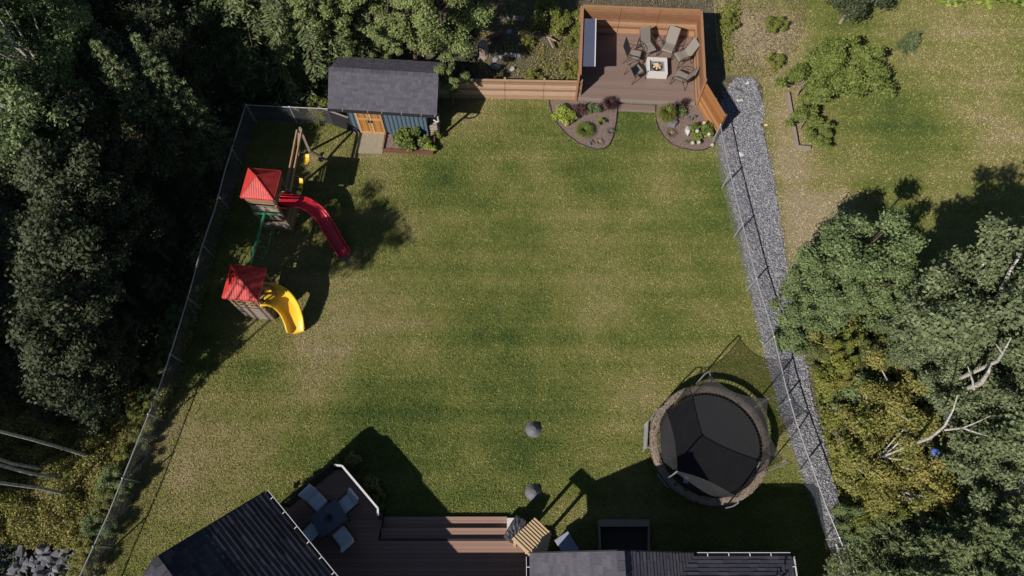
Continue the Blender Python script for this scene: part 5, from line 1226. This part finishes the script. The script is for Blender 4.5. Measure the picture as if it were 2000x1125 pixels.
# riprap, lower left
RIP = PW([(-60,1062),(30,1075),(60,1062),(100,1072),(160,1080),(175,1100),(150,1200),(-60,1200)])
xs = [v.x for v in RIP]; ys = [v.y for v in RIP]; cnt = 0; k = 0
M_RIP = mat_var('dark_grey_boulder', [(0.2, (0.09, 0.09, 0.105)), (0.55, (0.16, 0.16, 0.18)), (0.85, (0.26, 0.26, 0.28))], 4, 0.9, isl=0.0, bstr=0.6, bdist=0.03)
rk = [angular('boulder', .21, .14, .11, M_RIP, 100+i) for i in range(6)]
while cnt < 260 and k < 3000:
    k += 1; x, y = random.uniform(min(xs), max(xs)), random.uniform(max(min(ys),-.9), max(ys))
    if not inside(RIP, np.array([x]), np.array([y]))[0]: continue
    o = rk[cnt] if cnt < 6 else rk[cnt % 6].copy()
    if cnt >= 6: COL.objects.link(o)
    s = random.uniform(.6, 1.5); o.location = (x, y, .08+random.random()*.14); o.rotation_euler = (random.uniform(-.6,.6), random.uniform(-.6,.6), random.uniform(0,6.28)); o.scale = (s*random.uniform(.8,1.2), s, s)
    tag(o, 'angular grey boulder in the riprap at the lower left corner', 'boulder', 'riprap boulders at the lower left corner'); cnt += 1
# bigger stones in the gravel
for i, (px, py, a, b, mt, lb) in enumerate([(1460,163,.11,.12,M_PALEROCK,'small white stone near the top end of the gravel path'),(1445,197,.2,.13,M_PALEROCK,'long white stone in the gravel below the small one'),(1478,226,.22,.16,M_ROCK,'flat grey slab stone at the right border of the gravel'),
        (1448,303,.14,.15,M_PALEROCK,'white stone alone in the gravel beside the fence shadow'),(1523,533,.2,.16,M_ROCK,'rounded grey stone at the gravel edge by the trees'),(1425,243,.12,.1,M_PALEROCK,'pale stone just below the angled fence shadow'),(1440,178,.3,.2,M_ROCK,'broad grey stone set into the top of the gravel')]):
    rock('stone', lb, px, py, 0, a, b, .09, mt, 70+i, cat='stone')
m = MB(); q = W(1493,244,.05); m.tube([q, q+Vector((.13,.0,0))], .05, 10); tag(m.build('cut_pipe', plain('pale_orange_plastic', (.75,.5,.38), .5)), 'short pale orange pipe end lying right of the gravel', 'pipe')
# ladder lying over the lower end of the right fence
la = thing('ladder', 'aluminium ladder laid along the lower end of the right chain-link fence', 'ladder', W(1650,1100,0))
a0, a1 = W(1633,1063,1.0), W(1660,1160,1.0); b0 = a0 + Vector((.36,.02,.08)); b1 = a1 + Vector((.36,.02,.08))
for p0, p1 in ((a0,a1),(b0,b1)):
    m = MB(); m.beam(p0, p1, .028, .07); m.build('rail', M_WHITE, la)
nr = int((a1-a0).length/.3)
for i in range(nr): m = MB(); f = (i+.4)/nr; m.tube([a0.lerp(a1,f), b0.lerp(b1,f)], .02, 6); m.build('rung', M_WHITE, la)
# timber edging of the neighbour bed
te = thing('garden_edging', 'greyed timber edging round the bed below the broad fruit tree', 'edging', W(1556,240,0))
for a, b in (((1538,182),(1556,286)),((1556,288),(1582,290))):
    p0, p1 = W(*a,.12), W(*b,.12); m = MB(); m.beam(p0, p1, .12, .2); m.build('timber', M_TIMBG, te)
# big leaved squash plants at the top right
r_ = np.random.default_rng(9)
for i, px in enumerate([1848,1868,1886,1905,1925,1948,1972,1995]):
    q = W(px, 3+5*math.sin(i*2), .2); t = thing('squash_plant', 'broad leaved bright squash plant in the row cut by the top edge', 'plant', (q.x,q.y,0), 'squash plants at the top right')
    n = 16; P = np.stack([r_.normal(0,.18,n), r_.normal(0,.2,n)+.1, r_.uniform(.15,.4,n)],1); V, F = quads(P, rdir(n, r_, 2.2), r_.normal(size=(n,3)), r_.uniform(.2,.32,n), r_.uniform(.18,.28,n)); npmesh('leaves', V, F, L_SAP, t)
    m = MB(); m.tube([(0,0,0),(0,.1,.2)], .02, 5); m.build('stem', L_SAP, t)
rock('melon', 'pale cream squash lying in front of the squash plants', 1852, 5, .05, .15, .13, .1, M_PALEROCK, 90, cat='squash')

# ================================================================== GARDEN BEDS
for nm, poly in (('mulch_bed', BED_L), ('mulch_bed', BED_R)):
    m = MB(); m.prism([(a.x,a.y) for a in poly], .0, .05); o = m.build(nm, M_MULCH); tag(o, 'curved bark mulch bed left of the deck step' if poly is BED_L else 'curved bark mulch bed right of the deck step', 'garden bed')
    m = MB(); P = [Vector((a.x,a.y,.06)) for a in poly][:(13 if poly is BED_L else 11)]; m.tube(P, .022, 5); k = m.build('edging', M_BLACK); k.parent = o
def tuft(name, label, px, py, z, h, rad, n, mat, wd=.02, seed=1):
    """grass fountain"""
    q = W(px, py, z); t = thing(name, label, 'plant', (q.x,q.y,.04), world=False); r = np.random.default_rng(seed); a = r.uniform(0,6.28,n); l_ = r.uniform(.5,1,n); o = rad*l_
    V = np.zeros((n,6,3)); c, s_ = np.cos(a), np.sin(a); w_ = wd
    for j, (f, zz) in enumerate(((.08,0),(.55,.85),(1.0,.55))):
        V[:,2*j,0] = c*o*f - s_*w_*(1-.45*j); V[:,2*j,1] = s_*o*f + c*w_*(1-.45*j); V[:,2*j+1,0] = c*o*f + s_*w_*(1-.45*j); V[:,2*j+1,1] = s_*o*f - c*w_*(1-.45*j); V[:,2*j:2*j+2,2] = (zz*h*r.uniform(.7,1.1,n))[:,None]
    F = np.concatenate([np.arange(n)[:,None]*6 + np.array([[0,1,3,2]]), np.arange(n)[:,None]*6 + np.array([[2,3,5,4]])]); npmesh('blades', V.reshape(-1,3), F, mat, t); return t
def bush(name, label, px, py, z, R_, h, n, size, mat, seed=1, asp_=.6):
    q = W(px, py, z); t = thing(name, label, 'plant', (q.x,q.y,.04), world=False); r = np.random.default_rng(seed); k = max(5, int(R_*22)); cs = []
    for _ in range(k):
        a, d_ = r.uniform(0,6.28), R_*.75*math.sqrt(r.random()); cs.append((math.cos(a)*d_, math.sin(a)*d_, h*(.45+.35*r.random())))
    V, F = leaf_cloud(cs, [R_*r.uniform(.28,.42) for _ in cs], [n//k]*k, size, r, aspect=asp_, squash=.9); npmesh('leaves', V, F, mat, t)
    m = MB()
    for c in cs[:5]: m.tube([(0,0,0), c], .012, 4)
    m.build('stems', M_BARK, t); return t
bush('hosta', 'yellow green leafy plant at the left end of the left mulch bed', 1102, 226, .3, .55, .5, 1900, .12, L_SAP, 1)
bush('shrub', 'silver grey leafed shrub at the top left of the left mulch bed', 1096, 208, .3, .2, .4, 400, .07, L_SILVER, 2)
bush('barberry', 'dark purple shrub behind the yellow green plant in the left bed', 1131, 214, .3, .42, .5, 1400, .07, L_PURPLE, 3)
bush('shrub', 'small olive green shrub between two purple plants in the left bed', 1161, 216, .2, .34, .35, 1000, .06, L_OLIVE, 4)
tuft('ornamental_grass', 'spiky purple grass against the deck left of the step', 1190, 206, .3, .7, .5, 330, L_PURPLE, .012, 5)
tuft('ornamental_grass', 'bright green spiky grass clump in the middle of the left bed', 1141, 256, .2, .45, .55, 600, L_GREEN, .012, 6)
bush('shrub', 'tiny bright round shrub in the left mulch bed', 1173, 240, .15, .22, .3, 600, .05, L_GREEN, 7)
tuft('ornamental_grass', 'thin silver grass at the right side of the left bed', 1192, 258, .1, .2, .28, 150, L_SILVER, .008, 8)
tuft('ornamental_grass', 'tan tuft of dry grass at the tip of the left bed', 1170, 279, .05, .15, .26, 200, L_TAN, .009, 9)
bush('shrub', 'small silvery cushion plant at the bottom left of the left bed', 1154, 279, .05, .16, .14, 260, .05, L_SILVER, 10)
tuft('ornamental_grass', 'tall feathery green grass at the left side of the right bed', 1300, 228, .4, 1.0, .6, 520, L_YG, .012, 11)
tuft('ornamental_grass', 'tan plumes of grass leaning over the deck edge in the right bed', 1308, 214, .5, .9, .38, 160, L_TAN, .009, 12)
bush('shrub', 'dark green round shrub behind the stone block in the right bed', 1327, 218, .2, .34, .35, 1000, .06, L_OLIVE, 13)
tuft('ornamental_grass', 'dark purple spikes against the deck in the right bed', 1336, 202, .4, .7, .3, 120, L_PURPLE, .01, 14)
bush('shrub', 'small grey green plant below the angled fence in the right bed', 1351, 228, .15, .2, .2, 350, .05, L_SILVER, 15)
tuft('ornamental_grass', 'tan fan of dry grass at the bottom left of the right bed', 1309, 262, .1, .22, .35, 220, L_TAN, .01, 16)
bush('shrub', 'tiny dark green plant at the bottom of the right bed', 1341, 279, .05, .14, .12, 250, .04, L_OLIVE, 17)
hy = bush('hydrangea', 'leafy hydrangea with cream flower heads beside the white boulder', 1370, 258, .35, .52, .6, 2300, .12, L_GREEN, 18)
for i, (px, py, z) in enumerate([(1362,256,.66),(1375,240,.55),(1353,279,.35),(1365,278,.3),(1391,283,.15),(1385,262,.6)]):
    q = W(px, py, z); r_ = np.random.default_rng(i); n = 120; d_ = rdir(n, r_); V, F = quads(d_*.085 + np.array([q.x,q.y,z]) - np.array(hy.location), d_, r_.normal(size=(n,3)), np.full(n,.05), np.full(n,.05)); npmesh('flower_head', V, F, L_WHITE, hy)
rock('boulder', 'white boulder beside the hydrangea in the right mulch bed', 1343, 256, .15, .19, .26, .2, M_PALEROCK, 80, cat='boulder', rz=-.2)
t = MB(); t.box((0,0,.1), (.36,.3,.22), rz=R(-35)); o = t.build('stone_block', M_ROCK, bevel=.03); q = W(1314,240,.15); o.location = (q.x,q.y,.04); tag(o, 'flat grey stone block set in the right mulch bed', 'stone')
# planter shrubs
bush('peony', 'large dark green leafy bush in the planter by the shed', 797, 270, .5, .62, .9, 3800, .12, L_GREEN, 20)
bush('peony', 'medium green bush right of the largest one in the shed planter', 824, 274, .4, .36, .5, 1300, .10, L_GREEN, 21)
bush('peony', 'pale yellow green bush at the right end of the shed planter', 842, 281, .35, .32, .5, 1100, .11, L_SAP, 22)
bush('peony', 'thin dark sprig at the left end of the shed planter', 771, 268, .2, .2, .3, 260, .07, L_OLIVE, 23)
bush('peony', 'olive bush behind the right end of the shed planter', 855, 262, .3, .24, .5, 500, .08, L_YG, 24)
# flowers round the deck railing
for i, (px, py, R_, lb) in enumerate([(655,902,.3,'flowering plant at the upper corner outside the deck railing'),(690,900,.35,'bushy plant outside the white railing, nearest its upper bend'),(725,950,.4,'flowering plant outside the middle of the white railing'),(742,975,.35,'plant outside the white railing, nearest its lower bend'),
                                     (600,935,.25,'narrow plant row outside the shaded left railing'),(565,965,.25,'small plant outside the left railing closest to the roof corner')]):
    bush('flowering_plant', lb, px, py, .3, R_, .45, 700, .08, L_MIX, 30+i)
